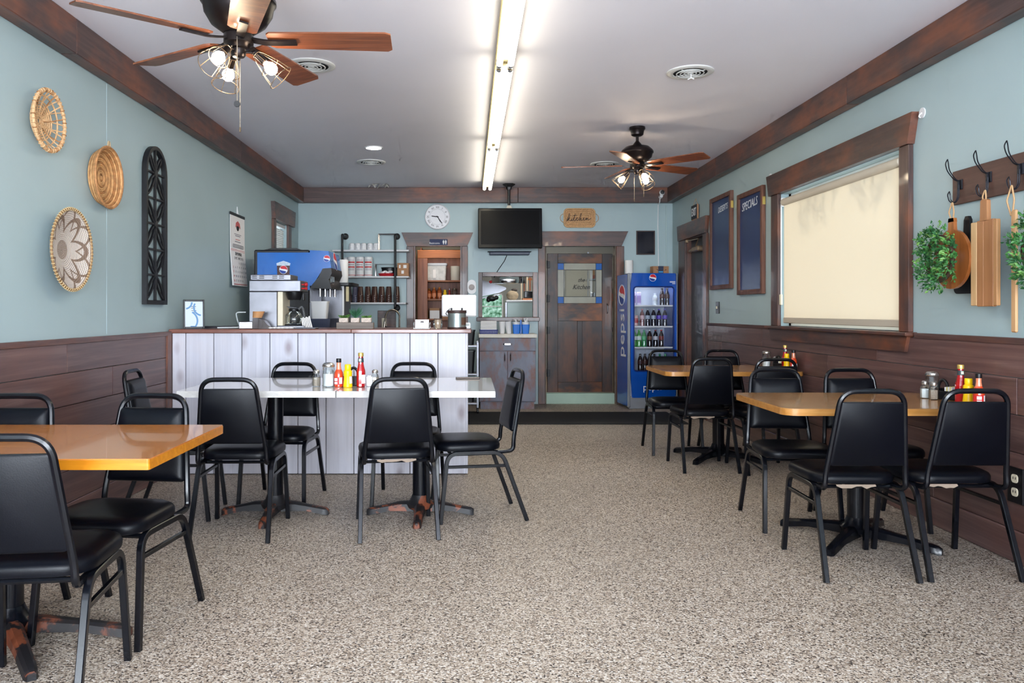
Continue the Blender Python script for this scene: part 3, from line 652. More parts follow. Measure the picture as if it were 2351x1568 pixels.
place(copy_tree(c0), 2.535, 4.22, ZT, 'black packet caddy with sweeteners on the near tan table', 'packet caddies', math.radians(-65))
place(copy_tree(k0), 2.535, 6.40, ZT, 'tall red ketchup bottle with gold cap on the far tan table', 'ketchup bottles', .2)
place(copy_tree(m0), 2.52, 6.33, ZT, 'yellow mustard squeeze bottle on the far tan table', 'mustard bottles', .2)
place(copy_tree(h0), 2.548, 6.265, ZT, 'orange hot sauce bottle with black cap on the far tan table', 'hot sauce bottles', .1)
place(copy_tree(s0), 2.47, 6.63, ZT, 'glass sugar jar with metal lid on the far tan table', 'sugar jars')
place(copy_tree(p0), 2.52, 6.56, ZT, 'pepper shaker beside the sugar jar on the far tan table', 'shakers')
place(copy_tree(c0), 2.53, 6.475, ZT, 'black packet caddy behind the ketchup on the far tan table', 'packet caddies', math.radians(-65))
t = thing('mobile_phone', 'dark phone with bronze edge lying near the right end of white table', 'phone', (-.012, 5.07, ZW), math.radians(4))
MB().box(-.076, -.037, 0, .076, .037, .010, .004).build('body', pbr('phone_bronze', c(86, 76, 72), .35, metal=.5), t); MB().box(-.072, -.033, .0101, .072, .033, .0112, .0004).build('screen', pbr('phone_glass', c(12, 12, 14), .08), t)
# ================================================================== ceiling fittings
def fan(label, x, y, zb, angs, lamp_a, hugger, chains):
    t = thing('ceiling_fan', label, 'ceiling fan', (x, y, 0), 0, 'ceiling fans')
    if hugger:
        MB().lathe([(.13, ZC), (.13, zb + .20), (.156, zb + .175), (.157, zb + .16), (.148, zb + .15), (.142, zb + .115), (.115, zb + .07), (.08, zb + .045), (.06, zb + .03)], 32).build('motor_housing', m_bronze, t)
    else:
        MB().lathe([(.067, ZC), (.068, ZC - .018), (.058, ZC - .03), (.052, ZC - .066), (.04, ZC - .075), (.03, ZC - .08)], 28).build('canopy', m_bronze, t)
        MB().lathe([(.0125, ZC - .07), (.0125, zb + .19)], 14).build('downrod', m_bronze, t)
        MB().lathe([(.014, zb + .215), (.03, zb + .195), (.04, zb + .18), (.10, zb + .165), (.128, zb + .14), (.138, zb + .125), (.138, zb + .112), (.13, zb + .105), (.122, zb + .075), (.09, zb + .045), (.06, zb + .03)], 32).build('motor_housing', m_bronze, t)
    MB().lathe([(.058, zb + .03), (.062, zb + .022), (.062, zb - .012), (.05, zb - .02), (.045, zb - .032), (.032, zb - .036), (.031, zb - .058), (.024, zb - .068), (.008, zb - .071), (.007, zb - .08), (.0, zb - .084)], 24).build('switch_housing', m_bronze, t)
    for a in angs:
        R = Matrix.Rotation(math.radians(a), 4, 'Z') @ Matrix.Translation((0, 0, zb)) @ Matrix.Rotation(math.radians(-12), 4, 'X')
        o = [(.135, -.058), (.62, -.072), (.645, -.06), (.648, .058), (.63, .072), (.15, .06), (.128, .045), (.122, -.045)]
        bl = MB().prism(o, .004, .011, 'z', R).build('blade', m_blade, t)
        MB().tube(fillet([(.055, 0, .006), (.12, 0, -.006), (.245, 0, -.003)], .03), prof=[(-.018, -.004), (.018, -.004), (.018, .004), (-.018, .004)], up=(0, 0, 1), M=R).build('blade_bracket', m_bronze, bl)
    for a in lamp_a:
        ca, sa = math.cos(math.radians(a)), math.sin(math.radians(a))
        j = Vector((ca * .066, sa * .066, zb - .046)); dirv = Vector((ca * .72, sa * .72, -.69)).normalized()
        arm = MB().cyl((ca * .028, sa * .028, zb - .046), tuple(j), .005, n=8).sphere(tuple(j), .011, 10, 6).build('light_arm', m_bronze, t)
        Q = Matrix.Translation(j) @ dirv.to_track_quat('Z', 'Y').to_matrix().to_4x4()
        MB().lathe([(.009, .008), (.014, .014), (.0145, .056), (.011, .06)], 14, M=Q).build('socket', m_bronze, arm)
        MB().lathe([(.010, .058), (.013, .066), (.024, .082), (.027, .096), (.022, .112), (.010, .121), (.0, .123)], 16, M=Q).build('bulb', m_bulb, arm)
        cg = MB()
        for k in range(6):
            b = 2 * PI * k / 6
            pr = [(.016, .012), (.026, .03), (.040, .07), (.050, .10), (.060, .15)]
            cg.tube([(r * math.cos(b), r * math.sin(b), z) for r, z in pr], .0016, 5, M=Q)
        for r, z in ((.060, .15), (.046, .088), (.016, .012)):
            ring = [(r * math.cos(2 * PI * i / 24), r * math.sin(2 * PI * i / 24), z) for i in range(24)]
            cg.tube([Q @ Vector(p_) for p_ in ring], .0017, 5, closed=True)
        cg.build('wire_cage', pbr('cage_wire', c(150, 128, 104), .35, metal=.8), arm)
    for (dx, dy, z1, disc) in chains:
        ch = MB().tube([(dx, dy, zb), (dx, dy, z1)], .0018, 5).build('pull_chain', pbr('chain_metal', c(168, 156, 140), .35, metal=.8), t)
        if disc: MB().lathe([(.013, -.003), (.014, 0), (.013, .003)], 16, M=Matrix.Translation((dx, dy, z1 - .012)) @ Matrix.Rotation(PI / 2, 4, 'X')).build('fob', m_blackmetal, ch)
        else: MB().lathe([(.003, -.02), (.0045, -.015), (.004, 0), (.0, .003)], 10, (dx, dy, z1)).build('fob', pbr('fob_brass', c(90, 76, 60), .4, metal=.7), ch)
    return t
fan('five-blade ceiling fan mounted close to the ceiling, nearest us on the left', -.98, 3.38, 2.345, (3, 75, 147, 219, 291), (8, 125, 250), True, ((.012, -.062, 2.075, True), (-.008, .05, 1.99, False)))
fan('five-blade ceiling fan on a short downrod, farther back on the right', 1.442, 6.85, 2.445, (28, 100, 172, 244, 316), (165, 285, 45), False, ((-.015, .05, 2.17, False), (.05, -.03, 2.20, False)))

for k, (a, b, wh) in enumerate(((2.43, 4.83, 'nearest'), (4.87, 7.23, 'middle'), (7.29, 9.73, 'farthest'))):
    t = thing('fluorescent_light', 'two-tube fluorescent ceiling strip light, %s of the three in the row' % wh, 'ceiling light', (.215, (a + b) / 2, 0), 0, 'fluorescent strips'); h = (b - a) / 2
    MB().prism([(-.056, ZC), (.056, ZC), (.056, 2.716), (.050, 2.711), (-.050, 2.711), (-.056, 2.716)], -h, h, 'y').build('channel', pbr('tube_glow_enamel', c(206, 186, 128), .4), t)  # cream-yellow channel colour has the warm glow of the tubes painted in
    for s in (-1, 1):
        MB().cyl((s * .034, -h + .035, 2.688), (s * .034, h - .035, 2.688), .019, n=16).build('lamp_tube', m_tube, t)
        for e in (-1, 1): MB().cyl((s * .034, e * (h - .038), 2.688), (s * .034, e * (h - .012), 2.688), .0195, n=16).box(s * .034 - .012, e * (h - .026), 2.688, s * .034 + .012, e * (h - .006), 2.725).build('lamp_holder', m_chrome, t)

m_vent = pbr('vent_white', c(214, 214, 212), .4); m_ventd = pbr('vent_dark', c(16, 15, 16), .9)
VL = ['round white ceiling vent with a small key handle on the right of the ceiling', 'round white ceiling vent half hidden by the nearer fan blade', 'round white ceiling vent just behind the glowing downlight', 'round white ceiling vent behind the farther ceiling fan']
for k, (x, y) in enumerate(((1.457, 5.26), (-1.017, 5.12), (-1.043, 8.44), (1.449, 8.55))):
    t = thing('ceiling_vent', VL[k], 'vent', (x, y, ZC), 0, 'round ceiling vents')
    MB().lathe([(.152, 0), (.153, -.006), (.145, -.010), (.122, -.013), (.112, -.011), (.108, -.002)], 36, ring=True).build('flange', m_vent, t)
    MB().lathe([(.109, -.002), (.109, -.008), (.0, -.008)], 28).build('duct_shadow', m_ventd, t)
    for r in (.088, .064, .04, .018): MB().torus((0, 0, -.013), r, .0042, 'z', 28, 6).build('louvre_ring', m_vent, t)
    for q in (0, 1): MB().box(-.108, -.003, -.013, .108, .003, -.009, 0, Matrix.Rotation(PI / 4 + q * PI / 2, 4, 'Z')).build('cross_bar', m_vent, t)
    if k == 0: MB().cyl((0, -.02, -.02), (0, -.02, -.05), .004, n=8).tube([(-.022, -.02, -.058), (0, -.02, -.047), (.02, -.02, -.054)], .004, 6).build('damper_key', m_white, t)
t = thing('downlight', 'small round recessed downlight glowing white in the ceiling', 'ceiling light', (-.926, 7.7, ZC))
MB().lathe([(.088, 0), (.086, -.006), (.074, -.008), (.072, -.002)], 28, ring=True).build('trim_ring', m_white, t); MB().lathe([(.073, -.002), (.073, -.005), (0, -.0055)], 28).build('lens', m_down, t)
t = thing('peeling_plaster', 'peeling ceiling paint flakes hanging above the beam over the shelves', 'paint flakes', (-1.12, 9.99, ZC)); rnd = random.Random(4)
for k in range(9):
    x, y = rnd.uniform(-.13, .12), rnd.uniform(-.13, .06); l, wd, dz, a = rnd.uniform(.05, .1), rnd.uniform(.03, .06), rnd.uniform(.02, .06), rnd.uniform(-2.6, -.4)
    rows = [[(x + math.cos(a) * l * s - math.sin(a) * wd * q * (1 - .7 * s), y + math.sin(a) * l * s + math.cos(a) * wd * q * (1 - .7 * s), -.001 - dz * s * s + e) for q in (-.5, .5)] for s in (0, .35, .7, 1) for e in (0,)]
    back = [[(p_[0], p_[1], p_[2] - .002) for p_ in r_] for r_ in rows]
    MB().loft(rows, cap=False, closed=False).loft(back, cap=False, closed=False).build('flake', pbr('flake_white', c(206, 202, 194), .8), t)
t = thing('security_camera', 'white security camera with black lens in the corner on the beam', 'security camera', (2.45, YB - .09, 2.705))
MB().sphere((0, -.045, 0), .036, 16, 10).build('head', m_white, t); MB().lathe([(.027, 0), (.026, .004), (0, .006)], 18, M=Matrix.Translation((.0, -.075, .004)) @ Matrix.Rotation(PI / 2, 4, 'X')).build('lens', m_blk, t)
MB().cyl((-.006, 0, -.045), (-.006, -.05, -.042), .028, .020).build('mount', m_white, t)
tag(MB().tube([(2.435, YB - .10, 2.655), (2.43, YB - .098, 2.59), (2.432, YB - .012, 2.57), (2.428, YB - .008, 2.3), (2.434, YB - .008, 2.0), (2.44, YB - .01, 1.62)], .006, 6).build('camera_cable', m_white), 'white cable running down the wall below the security camera', 'cable')
tag(MB().box(2.53, YB - .012, 1.6, 2.545, YB, 2.56, .003).build('cable_raceway', pbr('raceway', c(176, 196, 196), .5)), 'thin painted cable raceway in the corner behind the drinks cooler', 'raceway')

# ================================================================== back wall
t = thing('television', 'black flat television hanging from a ceiling pole', 'television', (.50, 9.85, 2.22))
TL = Matrix.Rotation(math.radians(-5), 4, 'X')
MB().box(-.395, -.03, -.25, .395, .025, .25, .008, TL).box(-.30, .02, -.2, .30, .06, .18, .02, TL).build('cabinet', pbr('tv_bezel', c(8, 9, 13), .22, spec=.25), t)
MB().box(-.36, -.032, -.205, .36, -.030, .215, 0, TL).build('screen', pbr('tv_screen', c(5, 5, 8), .3, spec=.12), t)
po = MB().cyl((-.01, .06, .18), (-.01, .06, ZC - 2.22), .017).build('mount_pole', m_blackmetal, t)
MB().lathe([(.03, -.07), (.035, -.04), (.075, -.012), (.08, 0)], 6, (-.01, .06, ZC - 2.22)).build('ceiling_plate', m_blackmetal, po)
MB().prism([(-.06, .20), (.045, .20), (.03, .255), (.012, .29), (-.03, .29), (-.045, .255)], .03, .09, 'y').build('bracket', pbr('putty_metal', c(150, 146, 136), .5, metal=.3), po)
t = thing('wall_shelf_bar', 'narrow dark shelf bar with cord under the television', 'shelf', (.51, YB, 1.935))
MB().box(-.255, -.13, -.02, .255, 0, .02, .008).build('bar', pbr('slate_plastic', c(52, 60, 84), .4), t); MB().box(-.28, -.135, .02, .28, 0, .026, .003).build('top_plate', m_blk, t)
MB().tube([(-.03, -.02, -.02), (-.06, -.015, -.09), (-.13, -.012, -.19), (-.18, -.012, -.27), (-.19, -.035, -.30)], .005, 6).build('power_cord', m_blk, t)
# clock
t = thing('wall_clock', 'round white wall clock with worn rim', 'clock', (-.413, YB, 2.413)); RX = Matrix.Rotation(PI / 2, 4, 'X')
MB().lathe([(.150, 0), (.164, .004), (.164, .022), (.156, .03), (.150, .026)], 40, M=RX, ring=True).build('rim', pbr('clock_rim', c(226, 226, 230), .5, var=.03, vs=40), t)
MB().lathe([(.152, .02), (.152, .022), (0, .022)], 40, M=RX).build('dial', pbr('clock_dial', c(232, 232, 238), .5), t)
RN = ['XII', 'I', 'II', 'III', 'IIII', 'V', 'VI', 'VII', 'VIII', 'IX', 'X', 'XI']
for i in range(12):
    a = PI / 2 - 2 * PI * i / 12
    text('numeral', RN[i], .038, m_ink, t, Matrix.Translation((.122 * math.cos(a), -.0225, .122 * math.sin(a))) @ Matrix.Rotation(PI / 2, 4, 'X') @ Matrix.Rotation(a - PI / 2, 4, 'Z'), .0004)
MB().tube([(.10 * math.cos(2 * PI * i / 32), -.0225, .10 * math.sin(2 * PI * i / 32)) for i in range(32)], .0008, 4, closed=True).build('chapter_ring', m_greyink, t)
for a, l, wd in ((173, .085, .006), (-55, .115, .005), (-62, .09, .002)):
    M_ = Matrix.Rotation(-math.radians(a), 4, 'Y'); MB().prism([(-.015, -wd), (l * .8, -wd), (l, 0), (l * .8, wd), (-.015, wd)], -.0235, -.0255, 'y', M_).build('hand', m_ink, t)
# woven tray sign
m_sea = pbr('seagrass', c(214, 176, 132), .8, var=.22, vs=70, bump=.8, bs=160); m_sea2 = pbr('seagrass_dark', c(190, 146, 104), .85, var=.25, vs=60, bump=.8, bs=140)
t = thing('woven_tray_sign', 'woven seagrass tray with handles lettered kitchen above the kitchen door', 'sign', (1.415, YB, 2.397))
MB().prism(rrect(-.195, -.115, .195, .115, .045), -.006, -.014, 'y').build('panel', m_sea2, t)
for k in range(9):
    i = k * .0115
    if .115 - i < .012: break
    MB().tube([(x, -.016 - (.018 if k == 0 else 0), z) for x, z in rrect(-.198 + i, -.118 + i, .198 - i, .118 - i, max(.008, .05 - i), 4)], .0062 if k else .0085, 6, closed=True, up=(0, 1, 0)).build('coil', (m_sea, m_sea2)[k % 2] if k else m_sea, t)
for s in (-1, 1): MB().tube([(s * (.197 + .05 * math.sin(PI * i / 10)), -.02, .055 * math.cos(PI * i / 10)) for i in range(11)], .004, 6).build('rope_handle', m_sea2, t)
K = [(-1.0, -.32), (-.9, .05), (-.8, .42), (-.74, .36), (-.84, -.05), (-.95, -.30), (-.86, -.02), (-.76, .04), (-.80, -.10), (-.88, -.12), (-.74, -.30), (-.64, -.22), (-.58, -.02), (-.62, -.24), (-.52, -.24), (-.42, .06), (-.33, .42), (-.42, .02), (-.44, -.24), (-.36, -.28), (-.24, -.08), (-.14, .0), (-.20, .02), (-.26, -.14), (-.18, -.24), (-.08, -.18), (.04, .14), (.10, .42), (.16, .44), (.12, .18), (.0, -.26), (.08, -.06), (.15, -.04), (.12, -.24), (.22, -.22), (.34, -.06), (.36, .0), (.30, .0), (.30, -.16), (.38, -.22), (.50, -.06), (.56, .0), (.50, -.2), (.60, -.04), (.66, .02), (.64, -.16), (.74, -.18), (.9, -.02)]
MB().tube(fillet([(.165 * x + .0, -.026, .135 * z - .0) for x, z in K], .006, 3), .0030, 5).build('lettering', m_ink, t)
MB().tube([(-.085, -.026, .030), (-.03, -.026, .036)], .0028, 5).build('lettering', m_ink, t); MB().sphere((-.093, -.026, .018), .004).build('lettering', m_ink, t)
# dark picture
t = thing('dark_picture_frame', 'small dark framed picture on the wall above the drinks cooler', 'picture', (2.27, YB, 2.08))
MB().box(-.116, 0, -.15, .116, -.008, .15).build('glazed_print', pbr('dark_print', c(14, 16, 30), .12, var=.5, vs=9), t); fr = MB()
for q in ((-.12, -.155, -.106, .155), (.106, -.155, .12, .155), (-.106, -.155, .106, -.141), (-.106, .141, .106, .155)): MB().box(q[0], 0, q[1], q[2], -.018, q[3], .002).build('frame_bar', pbr('frame_brown', c(52, 30, 28), .4), t)
# restroom sign
t = thing('restroom_sign', 'navy restrooms sign with two figures on the door header', 'sign', (-.397, YB - .04, 2.085))
MB().box(-.115, -.006, -.038, .115, 0, .038, .002).build('plate', m_navy, t)
text('lettering', 'Restrooms', .034, m_white, t, face_cam(-.052, -.0065, -.014), .0006, sx=.88)
for x in (.062, .092):
    MB().lathe([(.006, 0), (.006, .001)], 10, M=Matrix.Translation((x, -.006, .021)) @ RX).prism([(x - .011, .013), (x + .011, .013), (x + .009, -.008), (x + .005, -.010), (x + .005, -.028), (x - .005, -.028), (x - .005, -.010), (x - .009, -.008)], -.006, -.007, 'y').build('figure', m_white, t)
MB().box(.0765, -.007, -.028, .0775, -.006, .026).build('divider', m_white, t)
# oval wall chime
t = thing('door_chime', 'white oval chime box on the wall beside the pass-through', 'chime', (.028, YB, 1.51))
MB().prism(rrect(-.055, -.092, .055, .092, .054, 8), 0, -.03, 'y').build('cover', m_white, t); MB().lathe([(.036, 0), (.038, .006), (.030, .010), (0, .008)], 24, M=Matrix.Translation((0, -.03, -.004)) @ RX).build('dial', pbr('taupe_plastic', c(176, 166, 164), .5), t)
# pipe shelves
t = thing('pipe_shelf_unit', 'three white shelves on black iron pipes left of the restroom doorway', 'shelf', (0, 0, 0))
for z, x0, x1 in ((1.972, -1.73, -.765), (1.640, -1.62, -.765), (1.308, -1.60, -.80)): MB().box(x0, YB - .25, z - .022, x1, YB - .001, z, .003).build('shelf_board', pbr('shelf_white', c(206, 206, 210), .45), t)
for x, z0 in ((-1.60, 1.27), (-.935, 1.27)):
    pp = MB().tube(fillet([(x, YB - .01, 2.16), (x, YB - .268, 2.16), (x, YB - .268, z0 - .03), (x, YB - .01, z0 - .03)], .02), .015, 10).build('pipe', m_blackmetal, t)
    for z in (2.16, z0 - .03): MB().lathe([(.04, 0), (.042, .006), (.026, .012), (.022, .03)], 18, M=Matrix.Translation((x, YB, z)) @ RX).build('flange', m_blackmetal, pp)
Y0 = YB - .15
for k, x in enumerate((-1.495, -1.42, -1.345, -1.265, -1.19)):
    o = thing('coffee_mug', 'upside-down white coffee mug, %s of five on the top pipe shelf' % ('leftmost', 'second from left', 'middle', 'fourth from left', 'rightmost')[k], 'mug', (x, Y0, 1.973), math.radians(-100), 'white mugs')
    MB().lathe([(.036, 0), (.038, .002), (.037, .06), (.033, .082), (.024, .090), (0, .091)], 20).build('cup', m_white, o); MB().tube([(.034 + .024 * math.sin(PI * i / 8), 0, .018 + .05 * i / 8) for i in range(9)], .005, 6).build('handle', m_white, o)
t = thing('chrome_rack', 'chrome wire rack standing on the top pipe shelf', 'rack', (-1.04, Y0 - .02, 1.973))
for y in (-.05, .05): MB().tube(fillet([(-.11, y, 0), (-.11, y, .20), (.10, y, .20), (.10, y, 0)], .01), .006, 8).build('hoop', m_chrome, t)
MB().box(-.114, -.05, .0, -.106, .05, .012).box(.096, -.05, 0, .104, .05, .012).build('base_rail', m_chrome, t)
for k, x in enumerate((-1.50, -1.392, -1.284)):
    t = thing('towel_canister', 'white canister with red printed bands, %s of three on the middle pipe shelf' % ('leftmost', 'middle', 'rightmost')[k], 'canister', (x, Y0, 1.641), 0, 'printed canisters')
    MB().lathe([(.050, 0), (.052, .004), (.052, .235), (.050, .24), (.046, .246), (0, .247)], 24).build('drum', m_white, t)
    for z0, z1 in ((.168, .186), (.108, .124), (.012, .018)): patch(MB(), .0526, z0, z1, 215, 325 if z0 > .05 else 375, 10).build('printed_band', m_red, t)
    for z0, z1 in ((.148, .152), (.138, .142), (.09, .094), (.078, .081), (.200, .204)): patch(MB(), .0526, z0, z1, 225, 315, 8).build('printed_line', m_navy, t)
t = thing('spice_shaker', 'plain white bottle standing left of the printed canisters', 'bottle', (-1.585, Y0 + .06, 1.641)); MB().lathe([(.03, 0), (.034, .004), (.034, .19), (.03, .2)], 18).build('body', m_white, t); MB().lathe([(.031, .2), (.031, .235), (.028, .24)], 18).build('cap', m_white, t)
t = thing('fry_basket', 'red plastic food basket with napkins on the middle pipe shelf', 'basket', (-1.055, Y0 - .02, 1.641))
MB().loft([[(x * .085, y * .06, 0) for x, y in circ(0, 0, 1, 20)], [(x * .105, y * .078, .035) for x, y in circ(0, 0, 1, 20)]]).build('basket', pbr('basket_red', c(178, 34, 44), .4), t)
for k in range(4): MB().sphere((-.05 + k * .034, .0, .045 + .012 * (k % 2)), .03, 8, 5, (1, .8, .6)).build('napkin', m_paper, t)
t = thing('black_basket', 'black oval wicker basket behind the red food basket', 'basket', (-1.03, Y0 + .085, 1.641))
MB().loft([[(x * .08, y * .05, 0) for x, y in circ(0, 0, 1, 20)], [(x * .10, y * .06, .11) for x, y in circ(0, 0, 1, 20)]]).build('body', m_blk, t); MB().torus((0, 0, .112), .10, .006, 'z', 24, 6, .6).build('rim', m_blk, t)
t = thing('wire_stand', 'low chrome wire stand around the food baskets on the shelf', 'rack', (-1.06, Y0 - .03, 1.641))
for x in (-.13, .115): MB().lathe([(.012, 0), (.012, .145), (.014, .15), (.012, .156)], 12, (x, 0, 0)).build('post', m_chrome, t)
MB().tube([(-.13, 0, .15), (.115, 0, .15)], .004, 6).build('top_rod', m_chrome, t)
t = thing('cardboard_box', 'small brown cardboard box at the right end of the middle shelf', 'box', (-.84, Y0, 1.641)); MB().box(-.072, -.08, 0, .072, .08, .165, .003).build('carton', m_card, t)
for x0, x1, z0, z1 in ((-.05, -.03, .10, .14), (.005, .045, .10, .14), (-.02, .012, .03, .07)): MB().box(x0, -.0812, z0, x1, -.0802, z1).build('label_sticker', m_paper, t)
m_cup = pbr('brown_tumbler', c(70, 46, 40), .3, coat=.3); m_cupg = pbr('smoke_tumbler', c(96, 96, 116), .3, coat=.3)
SX = [-1.60, -1.535, -1.455, -1.385, -1.29, -1.205, -1.115, -1.025, -.925]; ORD = ('leftmost', 'second', 'third', 'fourth', 'fifth', 'sixth', 'seventh', 'eighth', 'ninth'); LV = ('bottom', 'second', 'third', 'top')
cupm = MB().lathe([(.040, 0), (.041, .003), (.041, .018), (.0395, .02), (.032, .125), (.029, .13), (0, .131)], 18).mesh('tumbler', m_cup); cupg = cupm.copy(); cupg.materials.clear(); cupg.materials.append(m_cupg)
for k, x in enumerate(SX):
    for l in range(4):
        o = tag(link('plastic_tumbler', cupg if k == 2 else cupm), '%s plastic tumbler, %s of the %s upside-down stack from the left, lowest pipe shelf' % ('grey' if k == 2 else 'brown', LV[l], ORD[k]), 'tumbler', 'tumblers on the lowest pipe shelf')
        o.location = (x, Y0 + (.03 if k in (0, 2) else -.02), 1.3085 + l * .024 + (.02 if k == 2 else 0) * 0)
# ================================================================== service counter and what stands on it
CY = 5.845; CT = 1.067
t = thing('service_counter', 'counter front of whitewashed knotty pine boards with grooves', 'counter', (0, 0, 0))
MB().box(-2.185, CY + .018, 0, -.03, CY + .06, 1.037).box(-.06, CY + .06, 0, -.03, 6.42, 1.037).build('carcass', pbr('counter_carcass', c(70, 66, 66), .7), t)
xs = [-2.183, -2.083] + [-2.083 + .2057 * i for i in range(1, 11)]
for a, b in zip(xs[:-1], xs[1:]): MB().box(a + .0024, CY, .006, b - .0024, CY + .018, 1.037, .003).build('board', m_pickled, t)
MB().box(-.029, CY, .006, -.012, 6.42, 1.037, .003).build('end_panel', m_pickled, t)
t = thing('counter_top', 'reddish wood counter top along the whitewashed counter', 'countertop', (0, 0, 0))
for a, b in ((-2.2, -.865), (-.865, .014)): MB().box(a, CY - .022, 1.038, b - .001, 6.45, CT, .004).build('top_board', m_counter, t)
S(MB().box(XL, CY - .09, 0, XL + .028, CY + .02, 1.04, .003).build('trim_10', m_trim_z))
m_bcab = pbr('back_counter_paint', c(60, 52, 52), .5); m_btop = pbr('back_counter_top', c(38, 38, 44), .35)
for nm, lab, q in (('side_counter', 'low dark counter along the left wall under the soda dispenser', (-2.2, 7.0, -1.30, 9.0)), ('sink_counter', 'low dark counter along the back wall under the faucet', (-2.05, 9.66, -.86, YB - .002))):
    t = thing(nm, lab, 'counter', (0, 0, 0)); MB().box(q[0], q[1], 0, q[2], q[3], .87, .004).build('body', m_bcab, t); MB().box(q[0], q[1] - .02, .87, q[2] + .02, q[3], .90, .004).build('worktop', m_btop, t)
# -- coffee brewer (side view, basket toward the right)
t = thing('coffee_brewer', 'stainless coffee brewer with black brew basket on the counter', 'coffee maker', (0, 6.06, CT))
MB().box(-1.677, 0, 0, -1.463, .26, .280, .004).build('tank', m_steel, t)
MB().box(-1.677, -.004, .281, -1.283, .265, .366, .005).build('brew_head', m_steel, t)
vt = MB().box(-1.668, .002, .367, -1.36, .25, .410, .004).build('vent_housing', m_steel, t)
for x in (-1.655, -1.60, -1.50, -1.45):
    for z in (.380, .395): MB().box(x, .0005, z, x + .038, .004, z + .006).build('vent_slot', m_blk, vt)
MB().box(-1.463, .01, .02, -1.423, .25, .280, .003).build('gauge_panel', m_cream, t)
MB().box(-1.463, -.005, .0, -1.255, .26, .022, .004).build('warmer_base', m_steel, t); MB().lathe([(.075, 0), (.077, .006), (.07, .009)], 24, (-1.362, .12, .022)).build('hot_plate', m_blk, t)
MB().lathe([(.045, -.062), (.05, -.055), (.062, -.012), (.064, 0)], 24, (-1.358, .12, .281)).build('brew_basket', m_blk, t); MB().box(-1.293, .10, .215, -1.278, .14, .272, .004).build('basket_handle', m_blk, t)
for z, rr in ((.335, .016), (.305, .012)): MB().cyl((-1.283, .03, z), (-1.255, .03, z), .006).sphere((-1.25, .03, z), rr, 10, 6).build('red_tap', pbr('tap_red', c(170, 30, 34), .35), t)
MB().lathe([(.02, 0), (.021, .006), (.017, .008)], 16, M=Matrix.Translation((-1.677, .1, .19)) @ Matrix.Rotation(-PI / 2, 4, 'Y')).build('dial', m_white, t)
t = thing('glass_carafe', 'round glass coffee carafe with black collar on the warmer', 'carafe', (-1.362, 6.18, CT + .0315))
MB().lathe([(.05, 0), (.062, .006), (.070, .03), (.068, .055), (.052, .085), (.036, .10)], 24).build('bowl', m_jar, t)
MB().lathe([(.038, .098), (.040, .102), (.040, .116), (.034, .12), (.03, .122)], 20).prism([(-.055, .138), (.02, .128), (.03, .12), (-.03, .118)], -.018, .018, 'y').build('collar', m_blk, t)
MB().tube(fillet([(.036, 0, .112), (.062, 0, .138), (.072, 0, .12), (.084, 0, .055)], .012), prof=[(-.007, -.010), (.007, -.010), (.007, .010), (-.007, .010)], up=(0, 1, 0)).build('handle', m_blk, t)
t = thing('filter_holder', 'smoked plastic holder with brown paper filters before the brewer', 'filter holder', (-1.56, 5.93, CT))
m_smoke = pbr('smoked_acrylic', c(66, 54, 52), .1, alpha=.72, coat=.3)
MB().box(-.046, -.04, 0, -.0, .04, .082, .003).build('bin', m_smoke, t); MB().prism([(.0, 0), (.075, 0), (.066, .03), (.04, .062), (.0, .08)], -.04, .04, 'y').build('curved_bin', m_smoke, t)
MB().loft([[(x * .035 - .02, y * .035, .083) for x, y in circ(0, 0, 1, 16)], [(x * .044 - .008, y * .04, .130) for x, y in circ(0, 0, 1, 16)]]).build('paper_filters', pbr('kraft_filter', c(190, 138, 92), .8), t)
t = thing('napkin_dispenser', 'low chrome napkin dispenser left of the filter holder', 'dispenser', (-1.66, 5.98, CT))
MB().box(-.055, -.06, 0, .05, .06, .055, .005).build('case', m_chrome, t); MB().box(-.045, -.0615, .014, .04, -.0605, .030).box(-.045, -.0615, .036, .04, -.0605, .048).build('napkin_slot', m_paper, t)
t = thing('packet_stack', 'leaning stack of white paper packets right of the carafe', 'packets', (-1.235, 6.12, CT), .2)
for k in range(6): MB().box(-.045 + k * .013, -.04, .0, -.036 + k * .013, .04, .085 + .006 * (k % 2), .001, Matrix.Rotation(-.14 - .02 * k, 4, 'Y')).build('packet', m_paper, t)
o = MB()
for k in range(7): o.sphere((-1.48 + k * .03, 5.92 + .01 * (k % 2), CT + .007), .022, 8, 5, (1, .8, .32))
tag(o.build('white_cloth', m_paper), 'crumpled white cloth lying on the counter before the brewer', 'cloth', None, 'stuff')
tag(MB().box(-1.30, 5.87, CT + .0005, -1.135, 6.0, CT + .010, .004).build('steel_tray', m_steel), 'flat steel tray lying on the counter below the packets', 'tray')
tag(MB().tube(fillet([(-1.74, 6.2, 1.19), (-1.82, 6.2, 1.19), (-1.79, 6.15, 1.12), (-1.74, 6.05, 1.076), (-1.90, 6.0, 1.074)], .03), .005, 8).build('water_hose', pbr('clear_hose', c(206, 212, 212), .3)), 'pale water hose curling off the left side of the brewer', 'hose')
tag(MB().prism([(-2.19, CT), (-1.93, CT), (-1.80, CT + .018), (-2.19, CT + .012)], 6.2, 6.4, 'y').build('slate_board', m_btop), 'thin dark board lying at the left end of the counter', 'board')
